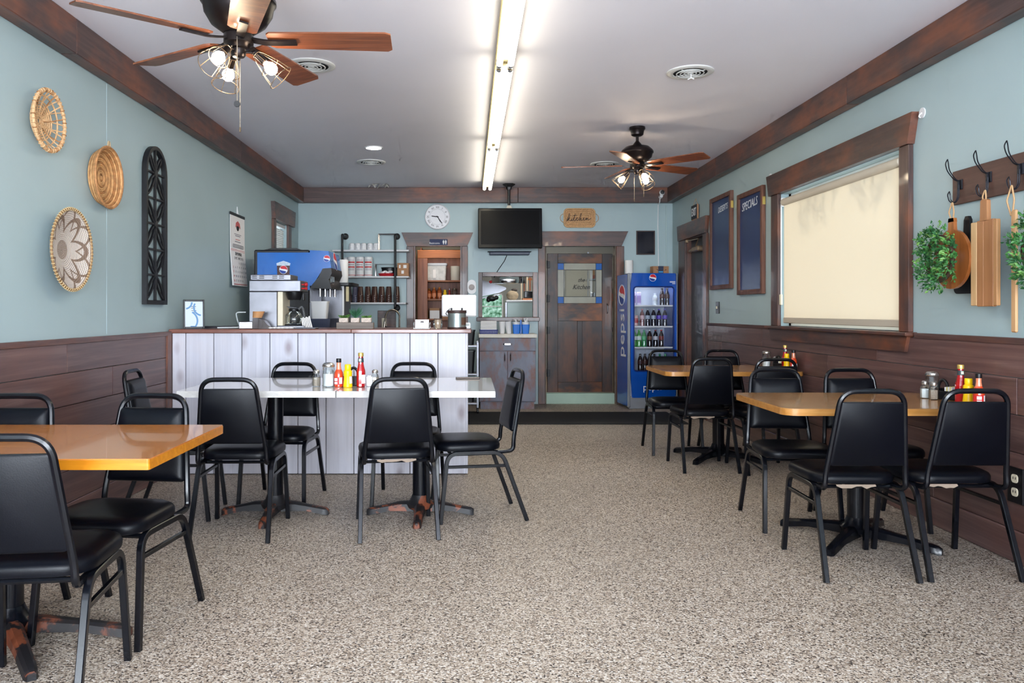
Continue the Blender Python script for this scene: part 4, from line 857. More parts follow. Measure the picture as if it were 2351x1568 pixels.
# -- framed certificate leaning at the left wall
t = thing('certificate_frame', 'black framed pale blue certificate standing at the left end of the counter', 'picture frame', (-2.075, 6.0, CT), math.radians(28)); t.rotation_euler = (math.radians(-6), 0, math.radians(24))
MB().box(-.066, 0, .012, .066, .006, .208).build('certificate', pbr('certificate_paper', c(206, 216, 222), .5), t)
for q in ((-.076, 0, -.064, .22), (.064, 0, .076, .22), (-.064, 0, .064, .014), (-.064, .206, .064, .22)): MB().box(q[0], -.008, q[1], q[2], .01, q[3], .002).build('frame_bar', m_blk, t)
m_cb = pbr('certificate_blue', c(92, 140, 186), .5)
for cx, cz, r, a0, a1 in ((-.05, .06, .075, -70, 60), (.06, .16, .06, 150, 260), (-.064, .20, .05, -80, 0)):
    pts = [(max(-.064, min(.064, cx + r * math.cos(math.radians(a0 + (a1 - a0) * i / 12)))), -.001, max(.015, min(.205, cz + r * math.sin(math.radians(a0 + (a1 - a0) * i / 12))))) for i in range(13)]
    MB().tube(pts, prof=[(-.001, -.006), (.001, -.006), (.001, .006), (-.001, .006)], up=(0, 0, 1)).build('blue_swirl', m_cb, t)
for z, wd, x in ((.165, .04, -.005), (.152, .03, -.005), (.135, .035, .0), (.122, .025, .005)): MB().box(x - wd / 2, -.0015, z, x + wd / 2, -.0005, z + .005).build('printed_line', m_greyink, t)
# -- succulents
t = thing('planter_tray', 'grey wooden tray planter on the counter holding the succulent pots', 'planter', (-.845, 5.90, CT)); m_gwood = wood('grey_barn_wood', [(.3, c(96, 88, 82)), (.55, c(124, 114, 106)), (.8, c(146, 136, 126))], 'x', rough=.7)
MB().box(-.136, -.035, 0, .136, .035, .048, .003).build('tray', m_gwood, t)
m_pot = pbr('pebble_pot', c(196, 180, 168), .6, var=.35, vs=130); m_suc = pbr('succulent_green', c(74, 112, 50), .5, var=.25, vs=20); m_suc2 = pbr('succulent_dark', c(54, 104, 74), .5, var=.25, vs=20)
for k, (x, wd, lab) in enumerate(((-.085, .066, 'low fleshy green succulent in pebbled pot, leftmost in the tray'), (0, .062, 'tall spiky green succulent in pebbled pot, middle of the tray'), (.082, .072, 'low rosette succulent in pebbled pot, rightmost in the tray'))):
    t = thing('potted_succulent', lab, 'succulent', (-.845 + x, 5.90, CT + .0485), 0, 'succulents on the counter')
    MB().box(-wd / 2, -.03, 0, wd / 2, .03, .034, .003).build('pot', m_pot, t); rnd = random.Random(k); n = (16, 22, 18)[k]
    for i in range(n):
        a = 2.4 * i; el = (.5, 1.2, .35)[k] - (i / n) * (.3, .5, .2)[k] + rnd.uniform(-.1, .1); ln = (.05, .085, .042)[k] * rnd.uniform(.8, 1.1)
        dv = Vector((math.cos(a) * math.cos(el), math.sin(a) * math.cos(el), math.sin(el))); b = Vector((0, 0, .034))
        MB().tube([b, b + dv * ln * .5, b + dv * ln], 1, 6, rs=[.004, (.009, .005, .009)[k], .0008]).build('leaf', m_suc2 if k == 1 else m_suc, t)
# -- small things at the right end
t = thing('card_holder', 'clear holder with white business cards at the right of the counter', 'card holder', (-.355, 5.95, CT))
MB().box(-.062, -.035, 0, .062, .035, .006, .002).box(-.062, -.035, 0, -.059, .035, .05, .001).box(.059, -.035, 0, .062, .035, .05, .001).build('holder', m_jar, t)
TB = Matrix.Rotation(math.radians(-14), 4, 'X')
for k in range(3): MB().box(-.052 + k * .002, .004 + k * .008, .004, .05, .006 + k * .008, .072 - k * .002, 0, TB).build('card', m_paper, t)
MB().prism([(-.014, .05), (.014, .05), (.010, .058), (-.010, .058)], .003, .0035, 'y', TB).build('emblem', m_ink, t)
t = thing('toothpick_jar', 'small glass jar packed with toothpicks on the counter', 'jar', (-.236, 5.94, CT)); MB().lathe([(.024, 0), (.030, .006), (.034, .03), (.033, .055), (.028, .078)], 16).build('jar', m_jar, t); rnd = random.Random(2)
for i in range(22):
    a, r = rnd.uniform(0, 6.28), .02 * math.sqrt(rnd.random()); MB().cyl((r * .8 * math.cos(a), r * .8 * math.sin(a), .004), (r * 1.25 * math.cos(a), r * 1.25 * math.sin(a), .068), .0018, n=5).build('toothpick', pbr('toothpick_wood', c(206, 176, 150), .7), t)
t = thing('metal_pail', 'galvanised metal pail with dark lid band on the counter', 'pail', (-.094, 5.94, CT))
MB().lathe([(.066, 0), (.07, .003), (.07, .012), (.067, .014), (.067, .115), (.07, .118), (.071, .135), (.066, .138), (0, .139)], 28).build('body', pbr('galvanised', c(150, 158, 156), .35, metal=.75, var=.12, vs=16), t)
for z0, z1 in ((.0, .014), (.118, .138)): MB().lathe([(.0705, z0), (.0715, z0 + .002), (.0715, z1 - .002), (.0705, z1)], 28).build('dark_band', pbr('pail_band', c(60, 40, 36), .5), t)
patch(MB(), .0682, .03, .085, 300, 350, 8).build('rust_mark', pbr('rust_mark', c(84, 58, 44), .6), t)
MB().tube([(-.07, 0, .10), (-.082, -.02, .112), (-.075, -.035, .13), (-.05, -.03, .15)], .003, 6).build('bail_wire', m_blackmetal, t)
for x in (-.04, .038): MB().lathe([(.006, .138), (.007, .15), (.004, .156)], 10, (x, -.03, 0)).build('lid_knob', m_blk, t)
t = thing('white_monitor', 'back of a white register monitor behind the metal pail', 'monitor', (-.085, 6.30, CT))
MB().box(-.135, 0, .09, .138, .018, .262, .012, Matrix.Rotation(-.05, 4, 'X')).build('panel', m_white, t); MB().box(-.03, .01, .006, .03, .022, .12, .003).build('neck', m_white, t); MB().box(-.08, -.05, 0, .08, .09, .008, .003).build('foot', m_white, t)
t = thing('card_reader', 'small white card reader at the right end of the counter top', 'card reader', (-.013, 6.02, CT)); MB().box(-.02, -.04, 0, .02, .04, .045, .006).build('case', m_white, t); MB().box(-.012, -.041, .02, .012, -.0395, .038).build('display', pbr('grey_lcd', c(150, 156, 150), .4), t)

# ================================================================== behind the counter
m_pblue = pbr('soda_blue', c(0, 98, 186), .25, var=.12, vs=3, coat=.3); m_pblue2 = pbr('cooler_blue', c(0, 78, 178), .25, coat=.4); m_pdark = pbr('logo_blue', c(16, 60, 150), .4)
m_lred = pbr('logo_red', c(206, 32, 48), .4); m_lwhite = pbr('logo_white', c(238, 238, 242), .45)
def globe(parent, M, r, name='globe_emblem', outline=False):
    """striped globe emblem: white disc with a red cap and a blue bowl parted by a wave; local x right, y up, z out"""
    tilt = math.radians(-24); R = M @ Matrix.Rotation(-tilt * -1, 4, 'Z')
    MB().prism(circ(0, 0, r, 36), 0, .0008, 'z', R).build(name, m_lwhite, parent)
    up = []; lo = []
    for i in range(19):
        a = PI * i / 18; up.append((.93 * r * math.cos(a), .93 * r * math.sin(a)))
    top = [p for p in up if p[1] > .12 * r - .0]
    wave = lambda x: r * (.16 + .16 * math.sin(x / r * 2.6))
    xs_ = [-.9 + 1.8 * i / 12 for i in range(13)]
    red = [(.93 * r * math.cos(a), .93 * r * math.sin(a)) for a in [math.radians(18 + (178 - 18) * i / 16) for i in range(17)]] + [(x * r, wave(x * r)) for x in xs_]
    blue = [(.93 * r * math.cos(a), .93 * r * math.sin(a)) for a in [math.radians(205 + (330 - 205) * i / 14) for i in range(15)]] + [(x * r, wave(x * r) * .6 - .34 * r) for x in [.78 - 1.5 * i / 10 for i in range(11)]]
    MB().prism(red, .0008, .0014, 'z', R).build(name, m_lred, parent); MB().prism(blue, .0008, .0014, 'z', R).build(name, m_pdark, parent)
t = thing('soda_dispenser', 'blue soda fountain dispenser with a cup of cola pictured on its side', 'soda dispenser', (0, 7.6, .9))
MB().box(-2.06, .012, .0, -1.53, .60, .885, .01).build('cabinet', m_blk, t)
MB().box(-2.025, 0, .50, -1.523, .014, .858).build('picture_panel', m_pblue, t)
hd = [(-1.523, .88), (-1.345, .872), (-1.318, .70), (-1.40, .70), (-1.50, .54), (-1.523, .54)]
MB().prism(hd, .0, .60, 'y').build('blue_head', m_pblue, t)
MB().prism([(-1.40, .705), (-1.318, .71), (-1.312, .66), (-1.34, .60), (-1.315, .515), (-1.52, .515), (-1.50, .55), (-1.44, .62)], -.012, .61, 'y').build('nozzle_hood', m_blk, t)
MB().prism([(-1.98, .885), (-1.62, .885), (-1.66, .905), (-1.90, .905)], .05, .5, 'y').build('ice_lid', m_blk, t)
for k in range(4): MB().tube(fillet([(-1.33 + .003 * k, -.005 + .05 * k, .63), (-1.318, -.005 + .05 * k, .57), (-1.36, -.005 + .05 * k, .52)], .02), .006, 6).build('lever', m_chrome, t)
for k in range(4): MB().cyl((-1.44 + .03 * k, .08 + .1 * k, .52), (-1.44 + .03 * k, .08 + .1 * k, .44), .012).build('nozzle', m_chrome, t)
MB().box(-1.555, .05, .0, -1.52, .58, .52).build('splash_panel', m_steel, t)
MB().prism([(-1.60, 0), (-1.335, 0), (-1.345, .10), (-1.33, .225), (-1.60, .225)], .02, .58, 'y').build('drip_stand', pbr('navy_plastic', c(28, 36, 66), .4), t)
# cup picture
FD = lambda x, z: face_cam(x, -.001, z)
MB().prism([(-1.837, .735), (-1.714, .735), (-1.722, .50), (-1.829, .50)], -.0015, 0, 'y').build('cup_picture', pbr('cola_picture', c(70, 34, 30), .4, var=.5, vs=40), t)
MB().prism([(-1.842, .755), (-1.81, .768), (-1.775, .778), (-1.74, .768), (-1.708, .755), (-1.714, .733), (-1.838, .733)], -.002, 0, 'y').build('cup_picture', pbr('foam_picture', c(196, 210, 226), .5, var=.2, vs=60), t)
globe(t, FD(-1.775, .694), .040)
text('lettering', 'pepsi', .05, m_lwhite, t, FD(-1.775, .632), .0008)
globe(t, Matrix.Translation((-1.331, .30, .79)) @ Matrix.Rotation(PI / 2, 4, 'Z') @ Matrix.Rotation(PI / 2 - .15, 4, 'X'), .09); globe(t, face_cam(-1.362, -.001, .80), .032)
t = thing('ice_dispenser', 'stainless ice dispenser with black rounded top behind the soda fountain', 'ice dispenser', (0, 8.28, .9))
MB().box(-1.78, 0, 0, -1.31, .5, .565, .006).build('body', m_steel, t); MB().prism(rrect(-1.80, -.03, -1.215, .52, .06, 6), .566, .595, 'z').build('top_plate', m_blackmetal, t)
MB().box(-1.325, -.004, .0, -1.305, .02, .56, .003).build('corner_strip', m_white, t); MB().box(-1.285, .0, .40, -1.255, .01, .555).build('tag_card', pbr('tan_card', c(196, 184, 146), .7), t)
t = thing('white_bucket', 'square white plastic bucket hanging at the soda dispenser front', 'bucket', (-1.452, 7.72, 1.126)); MB().loft([[(x, y, 0) for x, y in rrect(-.07, -.06, .07, .06, .02)], [(x, y, .155) for x, y in rrect(-.083, -.07, .083, .07, .022)]]).build('tub', m_white, t); MB().prism(rrect(-.088, -.075, .088, .075, .024), .155, .168, 'z').build('rim', m_white, t)
def towel(name, lab, loc, r, h):
    t = thing(name, lab, 'paper towel', loc, 0, 'paper towel rolls'); prof = [(r * .3, 0), (r, 0), (r, h), (r * .3, h)]
    MB().lathe([(r * .97, 0), (r, .003), (r, h - .003), (r * .97, h), (r * .3, h), (r * .3, h - .02)], 28).build('roll', pbr('towel_paper', c(232, 230, 228), .9, bump=.3, bs=120), t); MB().lathe([(r * .28, .004), (r * .3, .006), (r * .3, h - .004), (r * .28, h - .004)], 16).build('core', m_card, t); return t
towel('paper_towel_roll', 'paper towel roll standing on the steel ice dispenser', (-1.345, 8.45, 1.497), .058, .245)
t = thing('cup_sleeve', 'patterned paper cup sleeve stack behind the towel roll', 'cups', (-1.475, 8.55, 1.4955)); MB().lathe([(.035, 0), (.038, .003), (.042, .18), (.04, .19)], 20).build('cups', pbr('printed_cup', c(176, 184, 196), .6, var=.5, vs=60), t)
# sink faucet, backsplash block with outlet
t = thing('faucet', 'brushed metal gooseneck faucet rising behind the counter', 'faucet', (-.86, 9.78, .9))
m_nick = pbr('nickel', c(156, 146, 134), .25, metal=.95)
MB().tube([(0, 0, 0), (0, 0, .23)] + [(-.085 + .085 * math.cos(PI * i / 12), 0, .23 + .085 * math.sin(PI * i / 12)) for i in range(1, 12)] + [(-.172, 0, .215), (-.182, 0, .15)], .0115, 10).build('spout', m_nick, t); MB().cyl((-.178, 0, .17), (-.186, 0, .10), .014, .017).build('spray_head', m_nick, t); MB().lathe([(.03, 0), (.028, .02), (.014, .03)], 18).build('base', m_nick, t)
t = thing('backsplash_block', 'dark stained wood block with cream outlet on the back wall', 'outlet block', (-1.065, YB, 1.075)); MB().box(-.115, -.05, -.16, .115, 0, .13, .004).build('block', m_trim_x, t)
MB().box(-.062, -.056, -.10, .0, -.05, .035, .004).build('outlet_plate', m_cream, t)
for z in (-.065, -.005): MB().box(-.042, -.0575, z - .012, -.02, -.056, z + .012, .003).build('receptacle', pbr('ivory', c(206, 196, 170), .5), t)
MB().tube([(-.03, -.06, -.065), (.01, -.09, -.085), (.06, -.10, -.10), (.09, -.10, -.14)], .008, 8).build('plug_cord', m_blk, t)
# ================================================================== storage cabinet under the pass-through
m_slate = wood('slate_paint', [(.3, c(92, 94, 112)), (.55, c(104, 106, 124)), (.8, c(118, 118, 134))], 'z', fine=6, along=3, rough=.45, patch=c(112, 66, 50), patch_amt=.95, patch_scale=3.4, bump=.05, rnd=.03)
t = thing('storage_cabinet', 'slate painted cabinet with rusty wear below the pass-through', 'cabinet', (.464, 9.72, 0))
MB().box(-.344, .018, .09, .344, .50, .872, .002).box(-.33, .05, 0, .33, .48, .09).build('carcass', m_slate, t); MB().box(-.33, .03, 0, .32, .05, .088).build('toe_kick', m_slate, t)
dr = MB().box(-.342, 0, .715, .342, .018, .87, .003).build('drawer', m_slate, t); MB().tube([(-.05, -.002, .795), (-.035, -.018, .795), (.035, -.018, .795), (.05, -.002, .795)], prof=[(-.009, -.004), (.009, -.004), (.009, .004), (-.009, .004)], up=(0, 1, 0)).build('handle', m_chrome, dr)
for a, b, hx in ((-.342, -.002, -.035), (.002, .342, .035)):
    dd = MB().box(a, 0, .098, b, .018, .708, .003).build('door', m_slate, t); MB().tube([(hx, -.002, .685), (hx, -.022, .67), (hx, -.022, .60), (hx, -.002, .585)], .007, 8).build('handle', m_chrome, dd)
MB().box(-.352, -.02, .873, .362, .515, .918, .004).build('worktop', pbr('worn_white_top', c(214, 210, 200), .5, var=.12, vs=9), t)
ZS = .9185
t = thing('napkin_basket', 'navy perforated basket full of white napkins on the cabinet', 'basket', (.235, 9.84, ZS))
MB().loft([[(x, y, 0) for x, y in rrect(-.11, -.08, .11, .08, .015)], [(x, y, .052) for x, y in rrect(-.115, -.085, .115, .085, .015)]]).build('basket', pbr('basket_navy', c(34, 48, 120), .4), t)
for x in [-.10 + .02 * i for i in range(11)]:
    for z in (.014, .03): MB().box(x - .006, -.0865, z, x + .006, -.0835, z + .008).build('slot', pbr('slot_pale', c(150, 156, 186), .6), t)
for k in range(6): MB().box(-.10 + .002 * (k % 2), -.07, .052 + k * .018, .098, .07, .0685 + k * .018, .002).build('napkin_bundle', m_paper, t)
for k, (x, lean) in enumerate(((.405, 0), (.49, .10))):
    t = thing('foam_cup_stack', 'white foam cup on the cabinet, %s' % ('upright beside the napkin basket' if k == 0 else 'leaning toward the upright one'), 'cup', (x, 9.86, ZS), 0, 'foam cups'); t.rotation_euler = (0, -lean, 0)
    MB().lathe([(.026, 0), (.028, .002), (.040, .145), (.041, .15)], 20).build('cup', m_white, t); MB().torus((0, 0, .15), .040, .003).build('rim', m_white, t)
t = thing('utensil_caddy', 'bright blue caddy with cups of plastic utensils on the cabinet', 'caddy', (.635, 9.86, ZS)); m_cy = pbr('caddy_blue', c(24, 110, 206), .35)
for k, x in enumerate((-.055, .058)):
    MB().loft([[(a + x, b, .0) for a, b in rrect(-.038, -.035, .038, .035, .012)], [(a + x, b, .115) for a, b in rrect(-.05, -.045, .05, .045, .014)]]).build('bin', m_cy, t); rnd = random.Random(k)
    MB().lathe([(.036, .10), (.046, .135), (.047, .145), (.02, .145)], 18, (x, 0, 0)).build('lid_stack', m_white, t)
    for i in range(6 if k else 3): MB().cyl((x + rnd.uniform(-.02, .02), rnd.uniform(-.02, .02), .13), (x + rnd.uniform(-.035, .035), rnd.uniform(-.03, .03), .175 + .03 * k * rnd.random()), .004, .006, 6).build('utensil', m_white, t)
MB().box(-.008, -.01, .0, .008, .01, .17, .004).build('grip', m_cy, t)
# cart half hidden by the counter end
t = thing('utility_cart', 'chrome utility cart with black bins beside the cabinet', 'cart', (-.14, 9.45, 0))
for x in (-.22, .235):
    for y in (-.16, .16): 
        p_ = MB().box(x - .014, y - .012, .07, x + .014, y + .012, .84, .004).build('post', m_steel, t); MB().lathe([(.03, -.012), (.032, -.008), (.032, .008), (.03, .012)], 16, M=Matrix.Translation((x, y - .01, .033)) @ Matrix.Rotation(PI / 2, 4, 'Y')).build('caster', m_blk, p_)
for z in (.12, .46, .79): MB().box(-.23, -.17, z - .012, .245, .17, z + .012, .004).build('shelf', m_steel, t)
for z, h, nm, lab in ((.133, .28, 'black_bin', 'black plastic bin on the bottom shelf of the chrome cart'), (.473, .25, 'black_bin', 'black plastic bin on the middle shelf of the chrome cart'), (.803, .16, 'black_bin', 'black plastic bin on the top shelf of the chrome cart')):
    b_ = thing(nm, lab, 'bin', (-.14, 9.45, z), 0, 'bins on the cart'); MB().loft([[(x, y, 0) for x, y in rrect(-.19, -.12, .19, .12, .03)], [(x, y, h) for x, y in rrect(-.205, -.135, .205, .135, .03)]]).build('tub', m_blk, b_); MB().prism(rrect(-.21, -.14, .21, .14, .03), h, h + .014, 'z').build('rim', m_blk, b_)
tag(MB().box(-1.1, 8.42, .0005, 2.33, 9.42, .009, .003).build('floor_mat', pbr('black_rubber_mat', c(20, 20, 22), .8, bump=.5, bs=90)), 'long black rubber floor mat in front of the kitchen door', 'mat')

# ================================================================== drinks cooler
FZ = 1.665; FWd, FD_ = .632, .45
t = thing('drinks_cooler', 'tall blue glass-door drinks cooler beside the kitchen door', 'refrigerator', (1.937, 9.75, 0), math.radians(6)); cooler = t
m_grey = pbr('cooler_grey', c(150, 154, 162), .4, metal=.3); m_inner = pbr('cooler_liner', c(200, 206, 214), .35)
MB().box(0, .03, .03, .02, FD_, FZ - .01, .004).build('side_panel', m_pblue2, t); MB().box(FWd - .02, .03, .03, FWd, FD_, FZ - .01, .004).build('side_panel', m_pblue2, t)
MB().box(.02, FD_ - .02, .03, FWd - .02, FD_, FZ - .01).build('back_panel', m_inner, t); MB().box(.02, .03, FZ - .14, FWd - .02, FD_ - .02, FZ - .01).build('roof', m_inner, t); MB().box(.02, .03, .03, FWd - .02, FD_ - .02, .455).build('floor_box', m_inner, t)
MB().box(0, .0, .02, .034, .03, FZ, .006).build('edge_trim', m_grey, t); MB().box(FWd - .014, .0, .02, FWd, .03, FZ, .005).build('edge_trim', m_grey, t)
MB().box(.02, .01, .0, FWd, .06, .155, .006).build('kick_plate', m_grey, t)
# door frame with rounded opening
ou = [(.036, .150), (.12, .128), (.327, .118), (.534, .128), (.617, .150), (.617, FZ), (.036, FZ)]
def opening(n=5): return rrect(.077, .463, .581, 1.498, .035, n)
inn = opening(); k_ = len(inn)
def outer_for(p):      # push each opening point to the door outline
    cx, cz = .329, .98; x, z = p
    if abs(z - cz) / .5175 > abs(x - cx) / .252: 
        zz = FZ if z > cz else .118 + .1 * ((x - cx) / .29) ** 2 * .32; return (cx + (x - cx) * .2905 / .252, zz)
    return (.036 if x < cx else .617, z)
out = [outer_for(p) for p in inn]
fr = MB(); 
for y in (0, .03): fr.loft([[(x, y, z) for x, z in inn], [(x, y, z) for x, z in out]], cap=False)
fr.loft([[(x, 0, z) for x, z in inn], [(x, .03, z) for x, z in inn]], cap=False); fr.loft([[(x, 0, z) for x, z in out], [(x, .03, z) for x, z in out]], cap=False)
fr.build('door_frame', m_pblue2, t, merge=True)
MB().tube([(x, -.002, z) for x, z in opening(6)], .008, 6, closed=True, up=(0, 1, 0)).build('door_gasket', pbr('gasket_blue', c(10, 40, 110), .4), t)
MB().prism(inn, .010, .014, 'y').build('door_glass', glass('cooler_glass', (.97, .98, 1, 1), .02, .05), t)
globe(t, face_cam(.315, -.001, 1.608), .045)
text('lettering', 'pepsi', .115, m_lwhite, t, face_cam(.31, -.001, .262), .0008)
for z in (1.56, 1.55): MB().box(.53, -.001, z, .60, 0, z + .006).build('printed_line', m_lwhite, t)
MB().box(.562, -.0015, 1.532, .60, 0, 1.542).build('printed_line', m_lwhite, t)
SD = lambda y, z: Matrix.Translation((-.001, y, z)) @ Matrix.Rotation(-PI / 2, 4, 'Z') @ Matrix.Rotation(PI / 2, 4, 'X')
globe(t, SD(.24, 1.40), .125)
MB().tube([Vector((-.002, .24 + .13 * math.cos(2 * PI * i / 28), 1.40 + .13 * math.sin(2 * PI * i / 28))) for i in range(28)], .003, 4, closed=True).build('globe_outline', m_lwhite, t)
text('lettering', 'pepsi', .30, m_lwhite, t, SD(.24, .93) @ Matrix.Rotation(PI / 2, 4, 'Z'), .0008)
SHZ = (1.27, 1.012, .754)
for z in SHZ:
    sh = MB().box(.024, .06, z - .012, FWd - .024, FD_ - .03, z, .002).build('shelf', pbr('shelf_wire_white', c(220, 224, 230), .4), t); MB().box(.07, .045, z - .016, FWd - .05, .06, z + .004, .002).build('price_rail', m_white, sh)
MB().box(.05, .05, FZ - .16, FWd - .05, .075, FZ - .142).build('interior_lamp', emitter('cooler_lamp', (.92, .96, 1, 1), 9.0), t)
BT = {}
def soda(kind, liquid, labelc, capc, h=.215):
    if kind not in BT:
        r = .03; k = h / .215
        a = MB().lathe([(r * .85, 0), (r, .006 * k), (r, .06 * k), (r * .93, .075 * k), (r, .09 * k), (r, .135 * k), (r * .75, .165 * k), (.012, .188 * k), (.012, .20 * k)], 14).mesh('bottle', pbr('liquid_' + kind, liquid, .1, coat=.8))
        b = MB().lathe([(.0305, .088 * k), (.0308, .09 * k), (.0308, .132 * k), (.0305, .134 * k)], 14).mesh('label_band', pbr('wrap_' + kind, labelc, .4)); d_ = MB().lathe([(.0135, .198 * k), (.0138, .2 * k), (.0135, .213 * k), (0, .214 * k)], 12).mesh('cap', pbr('cap_' + kind, capc, .4)); BT[kind] = (a, b, d_)
    return BT[kind]
KIND = {'pink': (c(120, 60, 66), c(206, 170, 176), c(196, 120, 130)), 'silver': (c(44, 40, 48), c(176, 186, 202), c(190, 196, 206)), 'purple': (c(30, 24, 40), c(96, 70, 190), c(96, 76, 190)), 'green': (c(60, 150, 64), c(206, 216, 210), c(90, 190, 96)), 'teal': (c(40, 140, 80), c(60, 170, 110), c(60, 150, 120)), 'brown': (c(36, 26, 26), c(120, 84, 70), c(206, 206, 206)), 'white': (c(28, 24, 28), c(206, 206, 214), c(150, 70, 70)), 'red': (c(40, 22, 22), c(126, 40, 40), c(180, 40, 46)), 'dark': (c(34, 22, 22), c(70, 40, 36), c(30, 24, 24)), 'clear': (c(206, 214, 218), c(226, 228, 230), c(210, 214, 220))}
def L2(x, y, z):
    a = math.radians(6); return (1.937 + x * math.cos(a) - y * math.sin(a), 9.75 + x * math.sin(a) + y * math.cos(a), z)
ROWS = [(SHZ[0], 'top', [('dark', .47), ('dark', .535), ('clear', .38)]), (SHZ[1], 'second', [('pink', .215), ('silver', .285), ('silver', .36), ('purple', .43), ('purple', .505)]), (SHZ[2], 'third', [('green', .115), ('green', .175), ('teal', .24), ('brown', .31), ('white', .385), ('red', .46)]), (.456, 'lowest', [('dark', .19), ('dark', .25), ('dark', .31), ('dark', .37), ('teal', .44), ('teal', .51)])]
DESC = {'pink': 'pink-labelled soda bottle', 'silver': 'silver-labelled soda bottle', 'purple': 'purple-labelled soda bottle', 'green': 'bright green soda bottle', 'teal': 'dark green soda bottle', 'brown': 'brown-labelled soda bottle', 'white': 'white-labelled cola bottle', 'red': 'red-labelled cola bottle', 'dark': 'dark glass bottle', 'clear': 'clear squat bottle'}
for z, rn, items in ROWS:
    for i, (kd_, x) in enumerate(items):
        o = thing('soda_bottle', '%s, %s from the left on the %s cooler shelf' % (DESC[kd_], ('first', 'second', 'third', 'fourth', 'fifth', 'sixth')[i], rn), 'bottle', L2(x, .105, z + .0005), .3 * i, 'bottles in the drinks cooler')
        for me in soda(kd_, *KIND[kd_], h=.15 if kd_ == 'clear' else .215): link(me.name.split('.')[0], me, o)
t = thing('drink_can', 'fat red and white drink can at the left of the second cooler shelf', 'can', L2(.125, .10, SHZ[1] + .0005)); MB().lathe([(.03, 0), (.037, .008), (.037, .125), (.031, .135), (0, .134)], 20).build('can', pbr('can_print', c(212, 170, 168), .35, var=.3, vs=40), t); patch(MB(), .0374, .04, .10, 200, 340, 10).build('can_label', pbr('can_red', c(190, 70, 72), .4), t)
for k in range(2):
    t = thing('tall_can', 'tall white and violet can, %s of two on the top cooler shelf' % ('left', 'right')[k], 'can', L2(.105 + .065 * k, .10, SHZ[0] + .0005), 0, 'tall cans'); MB().lathe([(.024, 0), (.030, .007), (.030, .155), (.025, .165), (0, .164)], 20).build('can', pbr('tall_can_print', c(206, 196, 222), .3, var=.12, vs=30), t); patch(MB(), .0304, .03, .12, 220, 320, 8).build('can_label', pbr('can_violet', c(170, 140, 200), .4), t)
towel('paper_towel_roll', 'paper towel roll standing on top of the drinks cooler', L2(.065, .16, FZ), .05, .165)
t = thing('parcel_box', 'small brown parcel with dark tape on top of the drinks cooler', 'box', L2(.455, .16, FZ), math.radians(6)); MB().box(-.10, -.06, 0, .10, .06, .092, .002).build('carton', m_card, t); MB().box(-.036, -.0612, 0, .032, .0612, .0925).build('tape', pbr('dark_tape', c(52, 60, 82), .4), t)
MB().tube([(-.03 + .0, -.0615, .04), (-.045, -.0615, .045), (-.055, -.0615, .055)], .003, 5).tube([(.045, -.0615, .035), (.06, -.0615, .052), (.07, -.0615, .04)], .003, 5).build('printed_mark', m_ink, t); MB().box(-.03, -.0618, .012, .026, -.061, .03).build('tape_print', pbr('tape_blue', c(70, 150, 206), .4), t)
# ================================================================== left wall
def on_left(name, label, cat, y, z, group=None):
    t = thing(name, label, cat, (XL, y, z), 0, group); t.rotation_euler = (0, PI / 2, 0); return t     # local z points into the room, local -x up, local y away
m_rat = pbr('rattan', c(206, 166, 122), .6, var=.25, vs=40, bump=.4, bs=120); m_rat2 = pbr('rattan_dark', c(160, 112, 70), .65, var=.25, vs=40)
t = on_left('open_weave_basket', 'open-weave rattan basket, uppermost of three on the left wall', 'wall basket', 4.06, 2.17, 'wall baskets')
dish = lambda r: .012 + .055 * (r / .15) ** 3
for r in (.014, .026, .038, .05, .062, .074, .086, .098, .126): MB().torus((0, 0, dish(r)), r, .0045, 'z', 30, 6).build('ring', (m_rat, m_rat2)[int(r * 1000) % 2], t)
rim = MB().torus((0, 0, dish(.152)), .152, .0085, 'z', 40, 8).build('rim', m_rat, t)
wm = [MB().torus((0, 0, 0), .0100, .0028, 'y', 8, 4).mesh('rim_wrap', m_) for m_ in (m_rat, m_rat2)]
for k in range(44):
    a = 2 * PI * k / 44; o = link('rim_wrap', wm[k % 3 == 0], rim); o.location = (.152 * math.cos(a), .152 * math.sin(a), dish(.152)); o.rotation_euler = (0, 0, a)
for k in range(28):
    a = 2 * PI * k / 28 + .05; r0 = .02 if k % 2 else .045
    MB().tube([(r * math.cos(a + .25 * (1 if k % 2 else -1) * (1 - r / .15)), r * math.sin(a + .25 * (1 if k % 2 else -1) * (1 - r / .15)), dish(r) + .002) for r in (r0, .075, .1, .126, .15)], .0036, 5).build('spoke', (m_rat, m_rat2)[k % 4 == 0], t)
# solid coiled basket with loop
t = on_left('coiled_basket', 'coiled seagrass basket with a loop handle, middle height on the left wall', 'wall basket', 4.75, 1.995, 'wall baskets')
m_coil = pbr('coil_straw', c(206, 158, 106), .75, var=.3, vs=34, bump=.8, bs=110); m_coil2 = pbr('coil_straw_dark', c(170, 120, 74), .75, var=.3, vs=34, bump=.8, bs=110)
MB().lathe([(0, .004), (.150, .004), (.176, .05), (.172, .052), (.146, .010), (0, .009)], 40).build('basket_shell', m_coil2, t)
for k in range(12): MB().torus((0, 0, .011), .008 + .0118 * k, .0056, 'z', 30, 6).build('coil', (m_coil, m_coil2)[k % 3 == 1], t)
for k in range(5): MB().torus((0, 0, .014 + .0105 * k), .152 + .006 * k, .0075, 'z', 40, 6).build('coil', (m_coil, m_coil2)[k % 2], t)
MB().torus((0, 0, .062), .180, .008, 'z', 40, 6).build('rim', pbr('coil_rim', c(176, 124, 78), .7, var=.3, vs=50), t)
MB().tube(fillet([(-.178, -.016, .06), (-.215, -.008, .06), (-.215, .008, .06), (-.178, .016, .06)], .01), .005, 6).build('hanging_loop', pbr('twine', c(186, 162, 128), .9), t)
